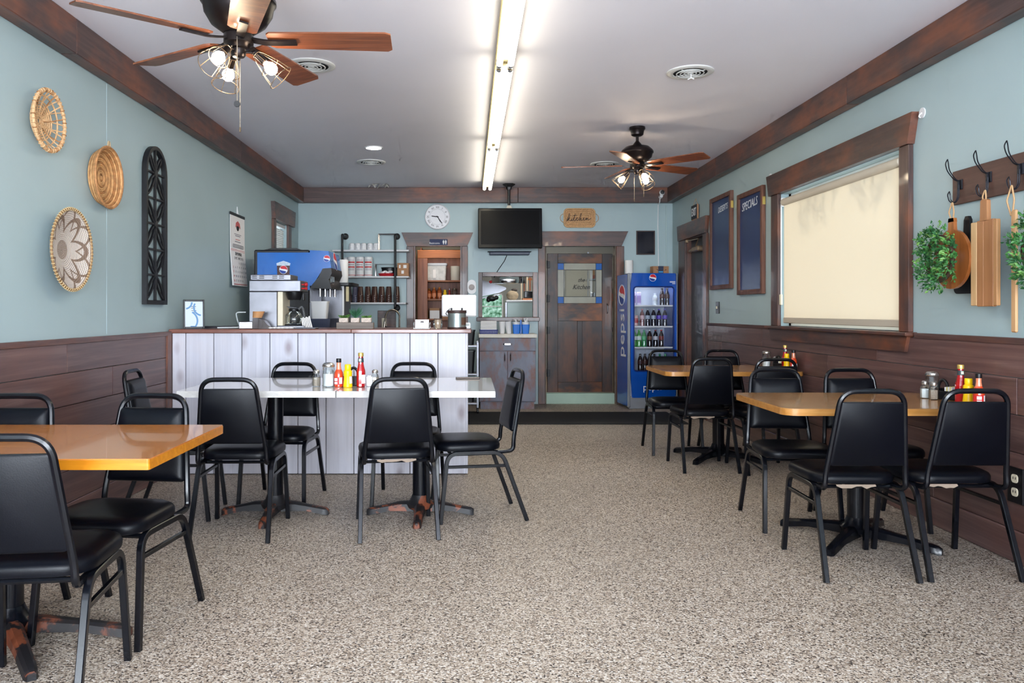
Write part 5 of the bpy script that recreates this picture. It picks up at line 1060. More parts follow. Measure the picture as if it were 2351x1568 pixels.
# patterned plate
def petal_mat():
    m, nt, b, N, L = nodes('petal_weave')
    tc = N('ShaderNodeTexCoord'); sp = N('ShaderNodeSeparateXYZ'); L(tc.outputs['Object'], sp.inputs[0])
    def mth(op, a, b_=None, cl=False):
        n = N('ShaderNodeMath'); n.operation = op; n.use_clamp = cl
        for k, v in enumerate((a, b_)):
            if v is None: continue
            if isinstance(v, (int, float)): n.inputs[k].default_value = v
            else: L(v, n.inputs[k])
        return n.outputs[0]
    ang = mth('ARCTAN2', sp.outputs[1], sp.outputs[0]); rr = mth('SQRT', mth('ADD', mth('MULTIPLY', sp.outputs[0], sp.outputs[0]), mth('MULTIPLY', sp.outputs[1], sp.outputs[1])))
    pet = mth('ABSOLUTE', mth('SINE', mth('MULTIPLY', ang, 3.0)))
    line1 = mth('LESS_THAN', mth('ABSOLUTE', mth('SUBTRACT', rr, mth('ADD', mth('MULTIPLY', pet, .085), .10))), .013)
    line2 = mth('LESS_THAN', mth('ABSOLUTE', mth('SUBTRACT', rr, mth('ADD', mth('MULTIPLY', mth('ABSOLUTE', mth('COSINE', mth('MULTIPLY', ang, 3.0))), .10), .12))), .009)
    core = mth('LESS_THAN', rr, .052); rib = mth('LESS_THAN', mth('SINE', mth('MULTIPLY', ang, 44.0)), .15)
    cor = mth('MULTIPLY', core, rib)
    dots = mth('GREATER_THAN', mth('MULTIPLY', mth('SINE', mth('MULTIPLY', ang, 84.0)), mth('SINE', mth('MULTIPLY', rr, 620.0))), .55)
    k = mth('MAXIMUM', mth('MAXIMUM', mth('MULTIPLY', mth('MAXIMUM', line1, line2), .85), cor), mth('MULTIPLY', dots, .8), True)
    mx = N('ShaderNodeMix'); mx.data_type = 'RGBA'; L(k, mx.inputs[0]); mx.inputs[6].default_value = c(214, 204, 196); mx.inputs[7].default_value = c(108, 78, 54)
    L(mx.outputs[2], b.inputs['Base Color']); b.inputs['Roughness'].default_value = .75
    bp = N('ShaderNodeBump'); bp.inputs['Strength'].default_value = .7; bp.inputs['Distance'].default_value = .002; L(mth('SINE', mth('MULTIPLY', rr, 620.0)), bp.inputs['Height']); L(bp.outputs[0], b.inputs['Normal'])
    return m
t = on_left('patterned_basket', 'white and brown petal-patterned basket plate, lowest on the left wall', 'wall basket', 4.255, 1.528, 'wall baskets')
d3 = lambda r: .03 + .062 * (r / .22) ** 2
MB().lathe([(0, d3(0))] + [(r, d3(r)) for r in (.03, .06, .09, .12, .15, .18, .2, .215)] + [(.218, .088), (.20, .072), (.15, .048), (.08, .028), (0, .02)], 48).build('woven_plate', petal_mat(), t, angle=1.2)
rim = MB().torus((0, 0, d3(.217)), .217, .006, 'z', 48, 6).build('rim', pbr('plate_rim', c(146, 112, 74), .7), t)
wm = MB().torus((0, 0, 0), .0078, .0024, 'y', 8, 4).mesh('rim_stitch', pbr('rim_stitch', c(196, 172, 130), .7))
for k in range(70):
    a = 2 * PI * k / 70; o = link('rim_stitch', wm, rim); o.location = (.217 * math.cos(a), .217 * math.sin(a), d3(.217)); o.rotation_euler = (0, 0, a)
# arched lattice panel
t = thing('arched_lattice_panel', 'tall black arched wooden lattice panel on the left wall', 'wall art', (XL, 5.555, 1.245)); HW, HT = .185, 1.10; m_arch = pbr('black_stain', c(22, 22, 26), .5, var=.3, vs=14)
def arch(hw, z0, top): return [(-hw, z0)] + [(hw * -math.cos(PI * i / 14), top - hw + hw * math.sin(PI * i / 14)) for i in range(15)] + [(hw, z0)]
o_, i_ = arch(HW, 0, HT), arch(HW - .026, .03, HT - .026)
mb = MB()
for x in (0, .034): mb.loft([[(x, u, v) for u, v in o_], [(x, u, v) for u, v in i_]], cap=False)
mb.loft([[(0, u, v) for u, v in o_], [(.034, u, v) for u, v in o_]], cap=False); mb.loft([[(0, u, v) for u, v in i_], [(.034, u, v) for u, v in i_]], cap=False)
mb.build('arched_frame', m_arch, t, merge=True)
MB().box(.008, -.008, .03, .026, .008, HT - .026, .002).build('mullion', m_arch, t)
zs_ = [.205, .382, .559, .736, .913]
for z in zs_: MB().box(.010, -HW + .026, z - .007, .024, HW - .026, z + .007, .002).build('crossbar', m_arch, t)
PF = [(-.0065, -.007), (.0065, -.007), (.0065, .007), (-.0065, .007)]
def leaf(y0, z0, y1, z1):
    for s in (1, -1):
        my, mz = (y0 + y1) / 2, (z0 + z1) / 2; dy, dz = z1 - z0, -(y1 - y0); pts = [(.017, y0 + (y1 - y0) * q + s * .42 * dy * q * (1 - q), z0 + (z1 - z0) * q + s * .42 * dz * q * (1 - q)) for q in [i / 8 for i in range(9)]]
        MB().tube(pts, prof=PF, up=(1, 0, 0)).build('lattice_arc', m_arch, t)
for zn in (.205, .559, .913):
    for s in (-1, 1):
        for dz in (-.177, .177):
            if zn + dz > 1.0: leaf(0, zn, s * .11, zn + .13)
            else: leaf(0, zn, s * (HW - .03), max(.032, zn + dz * .97))
    MB().lathe([(.026, .006), (.026, .028)], 16, M=Matrix.Translation((0, 0, zn)) @ Matrix.Rotation(PI / 2, 4, 'Y')).build('rosette', m_arch, t)
# calendar
t = thing('wall_calendar', 'long white paper calendar with red print hanging on the left wall', 'calendar', (XL, 7.555, 1.436)); m_pinkp = pbr('pink_margin', c(222, 186, 192), .8)
MB().box(.004, -.235, .655, .014, .235, .682, .002).build('top_strip', m_blackmetal, t)
MB().prism([(.006, .66), (.010, .66), (.012, .40), (.016, .30), (.040, .0), (.030, .0), (.008, .32)], -.232, .232, 'y').build('sheet', m_paper, t)
MB().tube([(.01, -.02, .68), (.006, .0, .75), (.01, .02, .68)], .004, 5).build('hanging_tab', m_white, t)
xz = lambda z: .0115 + (max(0, .30 - z) / .30) * .0265 + (.0045 if z < .40 else 0)
for z, wd, m_ in ((.485, .22, m_greyink), (.47, .16, m_navy), (.435, .14, m_red), (.415, .18, m_navy), (.385, .34, m_greyink), (.372, .36, m_greyink), (.36, .34, m_greyink)): MB().box(xz(z), -wd / 2, z, xz(z) + .0015, wd / 2, z + .005).build('printed_line', m_, t)
MB().lathe([(.045, 0), (.045, .001)], 20, M=Matrix.Translation((.0118, 0, .565)) @ Matrix.Rotation(PI / 2, 4, 'Y')).build('emblem', m_ink, t)
MB().prism([(-.075, .55), (-.06, .595), (0, .615), (.06, .595), (.085, .545), (.05, .56), (0, .57), (-.045, .56)], .0125, .0135, 'x').build('emblem', pbr('emblem_red', c(196, 96, 96), .6), t)
for i in range(14):
    for j in (0, 1): MB().box(.0145, -.22 + .032 * i, .338 - .012 * j, .0158, -.20 + .032 * i, .342 - .012 * j).build('dashed_rule', m_red, t)
CM = lambda y, z: Matrix.Translation((xz(z) + .003, y, z)) @ Matrix.Rotation(PI / 2, 4, 'Z') @ Matrix.Rotation(PI / 2 - .09, 4, 'X')
text('lettering', 'SEPTEMBER', .042, m_ink, t, CM(0, .30), .0005)
text('lettering', 'S  M  T  W  T  F  S', .036, m_ink, t, CM(0, .258), .0005)
for r in range(5):
    z = .215 - r * .042
    for d in range(7):
        n = r * 7 + d - 2
        if 1 <= n <= 30: text('day_number', str(n), .028, m_red if d == 0 else m_greyink, t, CM(-.195 + d * .064, z), .0004)
MB().box(xz(.012), -.21, .012, xz(.012) + .002, .21, .017).build('printed_line', m_red, t)
# blind of the rear window
t = thing('window_blind', 'white slatted blind in the rear left window', 'blind', (XL - .035, 9.31, 1.2)); MB().box(-.02, -.30, .985, .02, .30, 1.025, .004).build('headrail', m_white, t); mb = MB()
for i in range(42): mb.box(-.012, -.298, -.0008, .012, .298, .0008, 0, Matrix.Translation((0, 0, .03 + i * .0225)) @ Matrix.Rotation(math.radians(-62), 4, 'Y'))
tag(mb.build('slats', pbr('blind_slat', c(222, 222, 220), .5), t), kind='stuff'); MB().box(-.015, -.30, .0, .015, .30, .018, .004).build('bottom_rail', m_white, t)

# ================================================================== right wall
def board_sign(label, y0, y1, z0, z1, word, wy, wz, size, sx):
    t = thing('chalkboard', label, 'chalkboard', (XR, (y0 + y1) / 2, z0), 0, 'chalkboards'); hy, h = (y1 - y0) / 2, z1 - z0; f = .045; m_bf = wood('board_frame_z', [(.3, c(70, 42, 34)), (.55, c(104, 66, 50)), (.8, c(132, 88, 66))], 'z', rough=.5)
    MB().box(-.016, -hy + f, f, 0, hy - f, h - f).build('slate', pbr('navy_chalkboard', c(32, 56, 104), .3, var=.14, vs=3, spec=.45), t)
    for q in ((-hy, 0, -hy + f, h), (hy - f, 0, hy, h), (-hy + f, 0, hy - f, f), (-hy + f, h - f, hy - f, h)): MB().box(-.035, q[0], q[1], 0, q[2], q[3], .003).build('frame_bar', m_bf, t)
    text('lettering', word, size, pbr('chalk', c(216, 220, 226), .9), t, face_mx(-.0172, wy - (y0 + y1) / 2, wz - z0) @ Matrix.Rotation(math.radians(3), 4, 'Z'), .0006, shear=.2, sx=sx)
    MB().box(-.03, -hy - .008, h * .82, -.006, -hy, h * .82 + .07).build('hinge', m_gold, t)
board_sign('navy chalkboard headed deserts, farther from us, beside the dark door', 7.90, 8.59, 1.425, 2.40, 'DESERTS', 8.19, 2.255, .085, .95)
board_sign('navy chalkboard headed specials, nearer us, beside the shaded window', 7.045, 7.71, 1.354, 2.317, 'SPECIALS', 7.41, 2.19, .11, .92)
t = thing('exit_sign', 'small wooden exit sign hung on twine above the dark door', 'sign', (XR, 9.18, 2.335)); MB().box(-.03, -.115, -.085, -.012, .115, .085, .002).build('wood_back', m_card, t); MB().box(-.0345, -.105, -.075, -.030, .115, .085, .001).build('black_face', pbr('sign_charcoal', c(42, 46, 54), .6), t)
text('lettering', 'EXIT', .125, m_white, t, face_mx(-.035, 0.005, .002), .0008, sx=.72, bold=.002); MB().tube([(-.02, -.09, .085), (-.012, 0, .16), (-.02, .09, .085)], .003, 5).build('twine_loop', pbr('twine', c(186, 162, 128), .9), t)
t = thing('light_switch', 'black light switch plate below the deserts chalkboard', 'light switch', (XR, 8.40, 1.235)); MB().box(-.008, -.058, -.062, 0, .058, .062, .003).build('plate', m_blk, t); MB().box(-.02, -.008, -.012, -.008, .008, .016, .003).build('toggle', m_cream, t)
t = thing('wall_outlet', 'black plate with two cream power outlets low on the right wall', 'outlet', (XR - .021, 3.785, .372)); MB().box(-.008, -.055, -.085, 0, .055, .085, .003).build('plate', m_blk, t)
for z in (-.032, .032): rc = MB().prism(rrect(-.022, z - .02, .022, z + .02, .014), -.011, -.008, 'x').build('receptacle', m_cream, t); MB().box(-.0118, -.010, z - .004, -.011, -.006, z + .008).box(-.0118, .006, z - .004, -.011, .010, z + .008).build('slot', m_blk, rc)
for y, z, lab in ((4.605, 2.345, 'clear round hook at the near upper corner of the window header'), (6.93, 2.365, 'clear round hook at the far upper corner of the window header')):
    t = thing('adhesive_hook', lab, 'hook', (XR, y, z), 0, 'window hooks'); MB().prism(circ(0, 0, .03, 20), -.006, 0, 'x').build('base', m_white, t); MB().tube([(-.006, 0, -.0), (-.02, 0, -.012), (-.022, 0, -.022), (-.014, 0, -.028)], .004, 6).build('hook', m_white, t)
# roller shade: woven fabric that lets the daylight through
def shade_mat():
    m = bpy.data.materials.new('shade_fabric'); m.use_nodes = True; nt = m.node_tree; nt.nodes.clear(); N = nt.nodes.new; L = nt.links.new
    o = N('ShaderNodeOutputMaterial'); d_ = N('ShaderNodeBsdfDiffuse'); d_.inputs[0].default_value = c(232, 222, 204); tr = N('ShaderNodeBsdfTranslucent'); tr.inputs[0].default_value = (.90, .83, .73, 1)
    mx = N('ShaderNodeMixShader'); mx.inputs[0].default_value = .36; L(d_.outputs[0], mx.inputs[1]); L(tr.outputs[0], mx.inputs[2]); L(mx.outputs[0], o.inputs[0]); return m
t = thing('roller_shade', 'cream roller shade pulled down and glowing with daylight', 'window shade', (XR - .004, 5.72, 1.1)); m_sh = shade_mat()
MB().box(-.001, -.895, .045, .001, .905, 1.0).build('fabric', m_sh, t); MB().cyl((0, -.90, 1.005), (0, .91, 1.005), .03, n=20).build('roller_tube', pbr('shade_roll', c(206, 196, 178), .8), t)
MB().box(-.006, -.90, .0, .006, .91, .046, .004).build('hem_bar', pbr('hem_bar', c(188, 178, 162), .7), t)
MB().box(-.02, .912, .97, .02, .93, 1.045, .006).build('end_bracket', m_white, t); MB().box(-.02, -.915, .97, .02, -.902, 1.045, .006).build('end_bracket', m_white, t)
ch = MB().tube([(-.015, .935, 1.0), (-.015, .935, .22), (-.010, .95, .20), (-.005, .95, .25), (-.005, .95, 1.0)], .0028, 6).build('bead_chain', m_white, t); MB().box(-.022, .925, .15, -.002, .96, .24, .005).build('chain_tensioner', m_cream, t)
t = thing('outdoor_vine', 'leafy vine strands outside whose shadow falls on the cream shade', 'vine', (XR + .22, 5.7, 2.32)); rnd = random.Random(9)
MB().tube([(-.10, -.75, .0), (0, -.75, .0), (0, .70, .0), (-.10, .70, .0)], .006, 6).build('support_rod', m_blackmetal, t)
for k, (y, ln) in enumerate(((.62, .42), (.5, .36), (.36, .30), (.22, .34), (.05, .22), (-.25, .20), (-.36, .30), (-.52, .34), (-.62, .28), (-.70, .2))):
    MB().tube([(0, y, .0), (.02, y + .02, -ln * .5), (0, y - .01, -ln)], .004, 5).build('stem', m_suc2, t); lf = MB()
    for i in range(46):
        z = -ln * rnd.random(); p_ = Vector((rnd.uniform(-.03, .03), y + rnd.uniform(-.04, .04), z)); a = rnd.uniform(0, 6.28); lf.add([p_, p_ + Vector((.01, .036 * math.cos(a), .036 * math.sin(a))), p_ + Vector((0, .075 * math.cos(a), .075 * math.sin(a) - .03)), p_ + Vector((-.01, .022 * math.cos(a + .8), .022 * math.sin(a + .8)))], [(0, 1, 2, 3)])
    tag(lf.build('foliage', m_suc2, t, flat=True), kind='stuff')
# coat rack
t = thing('coat_rack', 'dark wood rail with black wire coat hooks on the right wall', 'coat rack', (XR, 3.62, 1.768)); m_rack = wood('rack_wood', [(.3, c(66, 44, 40)), (.55, c(90, 62, 54)), (.8, c(112, 80, 68))], 'y', rough=.5)
MB().box(-.02, -.62, 0, 0, .67, .18, .003).build('rail_board', m_rack, t)
m_hook = pbr('hook_iron', c(34, 36, 44), .4, metal=.5)
for y in (.60, .365, .135, -.10, -.335):
    pl = MB().box(-.026, y - .022, .075, -.02, y + .022, .128, .002).build('hook_plate', m_hook, t)
    for s in (-.006, .006): MB().tube(fillet([(-.03, y + s, .12), (-.05, y + s, .128), (-.085, y + s * 1.6, .175), (-.092, y + s * 2.2, .215), (-.088, y, .235)], .02), .0028, 5).build('hook_wire', m_hook, pl)
    for s in (-.006, .006): MB().tube(fillet([(-.03, y + s, .10), (-.032, y + s, .03), (-.05, y + s, .002), (-.075, y + s * 1.4, .012), (-.082, y + s * 2, .05), (-.078, y, .065)], .02), .0028, 5).build('hook_wire', m_hook, pl)
    MB().box(-.034, y - .004, .08, -.026, y + .004, .125, .001).build('hook_clasp', m_hook, pl)
m_rope = pbr('jute_rope', c(186, 150, 110), .9, bump=.6, bs=200)
def rope(t, x, y, z0, z1, w=.022): MB().tube(fillet([(x, y - .004, z0), (x - .006, y - w, (z0 + z1) / 2), (x, y, z1), (x - .006, y + w, (z0 + z1) / 2), (x, y + .004, z0)], .01), .004, 6).build('rope_loop', m_rope, t)
def paddle(cy, r, neck, htop, n=30):
    a0 = math.asin(neck / r); p_ = [(cy + r * math.sin(a0 + (2 * PI - 2 * a0) * i / n), r * math.cos(a0 + (2 * PI - 2 * a0) * i / n)) for i in range(n + 1)]
    return p_ + [(cy - neck * .8, r + .06), (cy - neck, htop - .02), (cy - neck * .6, htop), (cy + neck * .6, htop), (cy + neck, htop - .02), (cy + neck * .8, r + .06)]
t = thing('round_cutting_board', 'round reddish wood cutting board hanging behind the green wreath', 'cutting board', (XR - .095, 4.165, 1.47))
MB().prism(paddle(0, .155, .026, .215), -.009, .009, 'x').build('board', wood('acacia_red', [(.3, c(122, 66, 30)), (.55, c(160, 94, 44)), (.8, c(190, 124, 66))], 'z', fine=18, rough=.3, coat=.3), t); rope(t, 0, .0, .195, .30)
t = thing('black_cutting_board', 'black paddle cutting board hanging behind the round wooden board', 'cutting board', (XR - .045, 4.115, 1.29)); MB().prism(rrect(-.11, 0, .11, .27, .03) , -.008, .008, 'x').prism([(-.028, .26), (.028, .26), (.024, .38), (.012, .40), (-.012, .40), (-.024, .38)], -.008, .008, 'x').build('board', m_blk, t)
t = thing('long_cutting_board', 'long striped wood cutting board hanging right of the wreath', 'cutting board', (XR - .085, 3.915, 1.222)); cols = [(-.10, -.072, c(166, 118, 74), c(188, 140, 94)), (-.072, .0, c(150, 98, 60), c(176, 124, 82)), (.0, .052, c(160, 108, 68), c(184, 132, 90)), (.052, .10, c(196, 156, 108), c(214, 178, 134))]
for k, (a, b, d1, d2) in enumerate(cols): MB().box(-.01, a + .0002, 0 if abs(a + b) < .15 else .004, .01, b - .0002, .425 if abs(a + b) < .15 else .421, .003).build('strip', wood('acacia_%d' % k, [(.3, d1), (.75, d2)], 'z', fine=22, rough=.45, rnd=0), t)
MB().prism([(-.028, .42), (.028, .42), (.024, .52), (.012, .528), (-.012, .528), (-.024, .52)], -.01, .01, 'x').build('handle', MAT['acacia_1'], t); rope(t, 0, 0, .505, .575, .014)
t = thing('narrow_paddle', 'narrow pale wooden stick board hanging from the third hook', 'wooden paddle', (XR - .088, 3.70, 1.10)); MB().box(-.007, -.018, 0, .007, .018, .57, .005).build('stick', wood('pale_stick', [(.3, c(176, 132, 88)), (.75, c(206, 166, 122))], 'z', rough=.5), t); rope(t, 0, .02, .545, .69, .026)
def wreath(label, x, y, z, R, seed):
    t = thing('leafy_wreath', label, 'wreath', (x, y, z), 0, 'boxwood wreaths'); rnd = random.Random(seed); MB().torus((0, 0, 0), R, .012, 'x', 30, 6).build('twig_ring', pbr('twig', c(70, 54, 40), .8), t)
    mats = [pbr('leaf_green_%d' % i, cc, .5) for i, cc in enumerate((c(40, 92, 50), c(62, 120, 58), c(104, 150, 74)))]
    mbs = [MB() for _ in mats]
    for i in range(190):
        a = rnd.uniform(0, 2 * PI); ph = rnd.uniform(0, 2 * PI); ex = rnd.uniform(.015, .038)
        rad = Vector((0, math.cos(a), math.sin(a))); base = rad * R + (rad * math.cos(ph) + Vector((-1, 0, 0)) * abs(math.sin(ph))) * ex
        d_ = ((base - rad * R).normalized() + Vector((0, -math.sin(a), math.cos(a))) * rnd.uniform(-.6, 1.0) + Vector((0, 0, rnd.uniform(-.3, .3)))).normalized(); mbk = mbs[rnd.choice((0, 0, 1, 1, 2))]
        for q in range(7):
            side = d_.cross(Vector((rnd.uniform(-1, 1), rnd.uniform(-1, 1), rnd.uniform(-1, 1)))).normalized(); ld = (d_ * rnd.uniform(.3, 1) + side * rnd.uniform(.3, 1.0)).normalized(); s_ = base + d_ * .007 * q; ln = rnd.uniform(.016, .026); wv = ld.cross(d_ + Vector((.01, .02, .03))).normalized() * ln * .30; nrm = ld.cross(wv).normalized() * ln * .12
            mbk.add([s_, s_ + ld * ln * .5 + wv + nrm, s_ + ld * ln, s_ + ld * ln * .5 - wv + nrm, s_ + ld * ln * .5], [(0, 1, 4), (1, 2, 4), (2, 3, 4), (3, 0, 4)])
    for mbk, m_ in zip(mbs, mats): tag(mbk.build('foliage', m_, t, flat=True), kind='stuff')
wreath('green boxwood wreath hanging over the round cutting board', XR - .145, 4.195, 1.475, .115, 1)
wreath('green boxwood wreath cut off by the right picture edge', XR - .13, 3.455, 1.47, .125, 2)
# ================================================================== pantry seen through the cased opening
t = thing('pantry_shelving', 'reddish wood pantry shelves beyond the restroom doorway', 'shelving', (-.27, 11.4, 0))
MB().box(-.43, .28, .3, .33, .30, 2.1).build('back_panel', m_red_wood_z, t)
for x in (-.43, .31): MB().box(x, -.05, .0, x + .02, .28, 2.1).build('side_panel', m_red_wood_z, t)
SP = (1.638, 1.373, 1.09, .8)
for z in SP: MB().box(-.41, -.06, z - .022, .31, .28, z, .002).build('shelf_board', m_red_wood_x, t)
def P(x): return (x - VPX) / 162.0
t = thing('storage_tote', 'clear lidded plastic tote on the top pantry shelf', 'storage bin', (P(1000), 11.48, SP[0] + .0005))
MB().loft([[(x, y, 0) for x, y in rrect(-.14, -.10, .14, .10, .02)], [(x, y, .215) for x, y in rrect(-.152, -.11, .152, .11, .02)]]).build('tub', pbr('cloudy_plastic', c(190, 190, 188), .4, var=.25, vs=14), t); MB().prism(rrect(-.165, -.12, .165, .12, .025), .215, .245, 'z').build('lid', pbr('lid_plastic', c(176, 178, 184), .3), t); MB().box(-.04, -.112, .03, .0, -.108, .15).build('label_sticker', m_paper, t)
t = thing('white_canister', 'white drum canister on the top pantry shelf', 'canister', (P(1045), 11.45, SP[0] + .0005)); MB().lathe([(.066, 0), (.068, .004), (.07, .20), (.066, .205), (0, .206)], 24).build('drum', pbr('canister_grey', c(196, 194, 186), .5), t)
for k, (x, h) in enumerate(((984, .15), (995.5, .165), (1008, .17))):
    t = thing('sauce_bottle', 'orange labelled sauce bottle, %s of three on the pantry shelf' % ('leftmost', 'middle', 'rightmost')[k], 'bottle', (P(x), 11.44, SP[1] + .0005), 0, 'pantry sauce bottles'); MB().lathe([(.03, 0), (.033, .004), (.033, h * .65), (.018, h * .85), (.014, h * .88)], 14).build('bottle', pbr('sauce_brown', c(150, 72, 30), .3), t); MB().lathe([(.015, h * .88), (.012, h), (0, h)], 10).build('cap', pbr('cap_amber', c(190, 120, 40), .4), t); patch(MB(), .0335, .03, h * .5, 200, 340, 8).build('label_band', pbr('sauce_label', c(206, 130, 90), .5), t)
place(copy_tree(m0), P(1021), 11.42, SP[1] + .0005, 'yellow mustard bottle on the pantry shelf', 'mustard bottles')
t = thing('glass_shaker', 'tall glass jar with metal lid on the pantry shelf', 'jar', (P(1043), 11.44, SP[1] + .0005)); MB().lathe([(.034, 0), (.036, .004), (.036, .12), (.03, .13)], 12).build('jar', m_jar, t); MB().lathe([(.032, .13), (.034, .132), (.03, .15), (0, .155)], 14).build('lid', m_lid, t)
t = thing('red_tube', 'slim red bottle beside the mustard on the pantry shelf', 'bottle', (P(1031), 11.5, SP[1] + .0005)); MB().lathe([(.012, 0), (.014, .003), (.014, .11), (.008, .13)], 10).build('tube', pbr('tube_red', c(190, 40, 36), .4), t); MB().lathe([(.008, .13), (.007, .15), (0, .151)], 8).build('cap', m_white, t)
for k, (x, wd, h) in enumerate(((997, .14, .15), (1024, .12, .13), (1050, .12, .12))):
    t = thing('white_carton', 'white carton on the lower pantry shelf, %s of three' % ('leftmost', 'middle', 'rightmost')[k], 'box', (P(x), 11.45, SP[2] + .0005), 0, 'pantry cartons'); MB().box(-wd / 2, -.07, 0, wd / 2, .07, h, .003).build('carton', m_paper if k != 1 else m_card, t); MB().box(-wd / 2 - .001, -.0715, h * .78, wd / 2 + .001, .0715, h + .001).build('lid', m_card, t)
t = thing('pickle_jar', 'yellow jar at the left of the lower pantry shelf', 'jar', (P(977), 11.44, SP[2] + .0005)); MB().lathe([(.026, 0), (.028, .004), (.028, .11), (.022, .12)], 14).build('jar', pbr('pickle_yellow', c(176, 142, 50), .3), t); MB().lathe([(.024, .12), (.024, .137), (0, .138)], 14).build('lid', m_lid, t)
# ================================================================== kitchen seen through the pass-through
t = thing('heat_lamp', 'wide chrome drum heat lamp hanging inside the pass-through', 'lamp', (.53, 10.78, 1.573)); MB().loft([[(x * .235, y * .15, 0) for x, y in circ(0, 0, 1, 32)], [(x * .24, y * .155, .01) for x, y in circ(0, 0, 1, 32)], [(x * .24, y * .155, .085) for x, y in circ(0, 0, 1, 32)], [(x * .235, y * .15, .095) for x, y in circ(0, 0, 1, 32)]]).build('drum', m_chrome, t); MB().cyl((0, 0, .09), (0, 0, 1.17), .012).build('stem', m_blackmetal, t); MB().sphere((-.245, -.02, .02), .02).build('red_knob', m_red, t)
t = thing('chest_freezer', 'pale mint appliance panel seen low through the pass-through', 'freezer', (.78, 11.9, .138)); MB().box(-.22, 0, 0, .30, .55, 1.19, .008).build('cabinet', pbr('mint_enamel', c(186, 208, 202), .35), t); MB().box(-.235, -.012, 1.19, .315, .56, 1.225, .008).build('lid', m_white, t); MB().box(-.245, -.004, .02, -.222, .02, 1.19).build('edge_trim', m_steel, t)
t = thing('kitchen_window', 'bright kitchen window with greenery beyond, seen through the pass-through', 'window', (.37, 13.59, 1.08))
m_green = emitter('garden_view', (.5, .72, .55, 1), 1.0); nt = m_green.node_tree; e = [n for n in nt.nodes if n.type == 'EMISSION'][0]; tc = nt.nodes.new('ShaderNodeTexCoord'); nz = nt.nodes.new('ShaderNodeTexNoise'); nz.inputs['Scale'].default_value = 18; r_ = ramp(nt.nodes.new, [(.35, c(50, 84, 62)), (.55, c(108, 146, 128)), (.7, c(160, 184, 178))]); nt.links.new(tc.outputs['Object'], nz.inputs['Vector']); nt.links.new(nz.outputs['Fac'], r_.inputs[0]); nt.links.new(r_.outputs[0], e.inputs[0])
MB().box(-.19, -.01, 0, .19, 0, .40).build('pane', m_green, t)
for q in ((-.20, 0, -.18, .41), (.18, 0, .2, .41), (-.2, -.01, .2, .015), (-.2, .395, .2, .415), (-.18, .19, .18, .205)): MB().box(q[0], -.03, q[1], q[2], -.01, q[3], .002).build('sash_bar', m_white, t)
t = thing('range_hood', 'slanted steel hood at the left inside the pass-through', 'range hood', (.30, 12.2, 1.42)); MB().prism([(-.12, .0), (.16, .06), (.26, .11), (.26, .14), (-.12, .26)], 0, .5, 'y').build('hood', m_steel, t); MB().box(-.12, -.01, -.012, .17, .02, .012, .004, Matrix.Rotation(-.2, 4, 'Y')).build('front_rail', m_steel, t)
t = thing('black_mitt', 'black oven mitt hanging from the steel hood', 'oven mitt', (.34, 12.16, 1.345)); MB().sphere((0, 0, .05), .06, 12, 8, (1.3, .5, .8)).sphere((.07, 0, .06), .035, 10, 6, (1, .6, 1)).build('mitt', m_blk, t); MB().sphere((-.05, 0, .03), .035, 10, 6, (1, .6, 1.2)).build('cuff', m_blk, t)
t = thing('flour_sack', 'tan sack slumped above the mint appliance in the kitchen', 'sack', (.66, 12.25, 1.364)); MB().sphere((0, 0, .075), .085, 12, 8, (1.1, .8, .9)).build('sack', pbr('sack_tan', c(150, 134, 112), .9, var=.2, vs=20), t); MB().sphere((.03, 0, .16), .04, 10, 6, (1.2, .8, .7)).build('gathered_top', pbr('sack_dark', c(70, 64, 62), .9), t)
t = thing('slatted_rack', 'red-brown slatted rack at the right inside the pass-through', 'rack', (.93, 12.6, .138))
for k in range(7): MB().box(-.12 + k * .045, 0, 0, -.097 + k * .045, .02, 1.66, .002).build('slat', m_red_wood_z if k % 2 else pbr('pale_slat', c(196, 182, 160), .6), t)
for z in (.3, 1.55): MB().box(-.13, .02, z, .2, .035, z + .03).build('rail', m_red_wood_x, t)
t = thing('microwave_oven', 'dark microwave on red shelf inside the pass-through', 'microwave', (.93, 12.3, 1.40)); MB().box(-.085, 0, .0, .12, .2, .11, .006).build('body', m_blk, t); MB().box(-.075, -.004, .012, .05, 0, .095).build('door_glass', pbr('phone_glass', c(12, 12, 14), .08), t); MB().box(-.11, -.02, -.036, .14, .22, -.004, .003).build('shelf', m_red_wood_x, t)
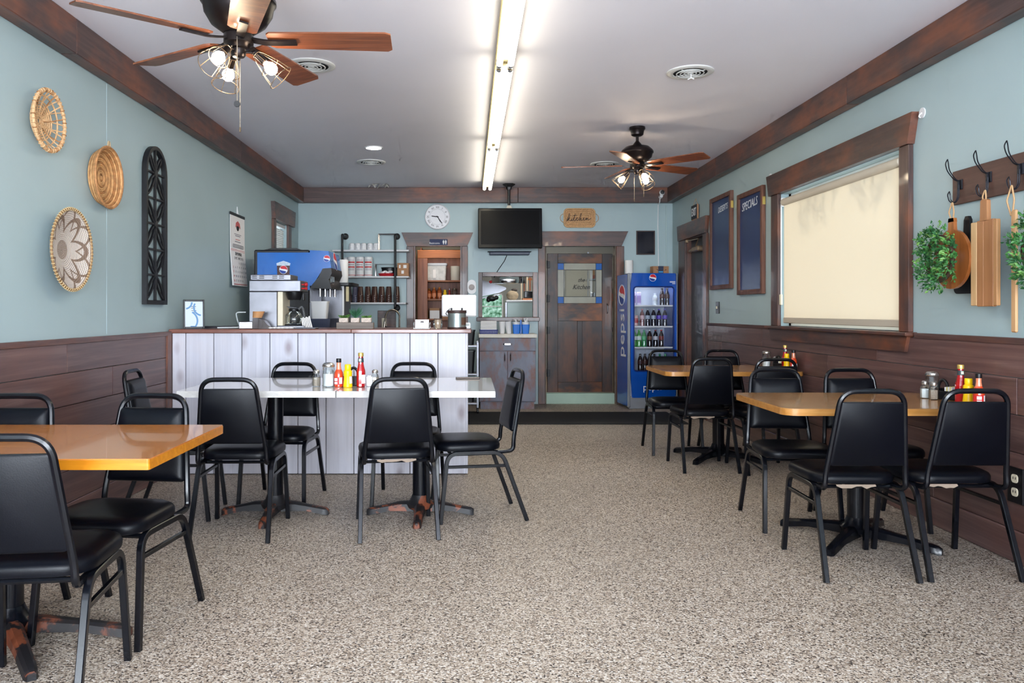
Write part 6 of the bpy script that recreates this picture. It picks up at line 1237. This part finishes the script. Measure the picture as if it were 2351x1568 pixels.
t = thing('kitchen_rack', 'tall steel rack of kitchen goods seen past the door edge', 'rack', (1.93, 11.3, .138))
for x in (-.25, .25): MB().box(x - .012, -.012, 0, x + .012, .012, 1.9, .002).build('post', m_steel, t)
for k, z in enumerate((.3, .7, 1.1, 1.5, 1.85)):
    sh = MB().box(-.26, -.02, z, .26, .35, z + .02).build('shelf', m_steel, t)
for k, (x, z, h) in enumerate(((-.15, .321, .2), (.05, .321, .25), (-.12, .721, .22), (.1, .721, .15), (-.14, 1.121, .2), (.06, 1.121, .26), (-.1, 1.521, .18))):
    b_ = thing('kitchen_tin', 'kitchen tin past the door edge, %s from the floor up' % ('lowest left', 'lowest right', 'second-shelf left', 'second-shelf right', 'third-shelf left', 'third-shelf right', 'topmost')[k], 'tin', (1.93 + x, 11.42, .138 + z), 0, 'tins on the kitchen rack'); MB().lathe([(.06, 0), (.063, .004), (.063, h), (.058, h + .005), (0, h + .005)], 16).build('can', (m_steel, m_blk, pbr('tin_red', c(140, 60, 50), .4), pbr('tin_cream', c(200, 190, 160), .5))[k % 4], b_); MB().lathe([(.0635, h * .3), (.0638, h * .32), (.0638, h * .7), (.0635, h * .72)], 16).build('label_band', (m_paper, m_red, m_card, m_navy)[k % 4], b_)

# ================================================================== put every thing's origin at its own base
bpy.context.view_layer.update()
for o in [o for o in bpy.data.objects if o.parent is None and o.type == 'EMPTY' and o.children and tuple(round(a, 6) for a in o.rotation_euler) == (0, 0, 0)]:
    lo = [1e9] * 3; hi = [-1e9] * 3
    for ch in o.children:
        if ch.type != 'MESH': continue
        for v in ch.bound_box:
            p_ = ch.matrix_world @ Vector(v)
            for i in range(3): lo[i] = min(lo[i], p_[i]); hi[i] = max(hi[i], p_[i])
    if lo[0] > 1e8: continue
    b_ = Vector(((lo[0] + hi[0]) / 2, (lo[1] + hi[1]) / 2, lo[2])); d_ = b_ - o.location
    if Vector((d_.x, d_.y, 0)).length > .25:
        o.location = b_
        for ch in o.children: ch.location = ch.location - d_
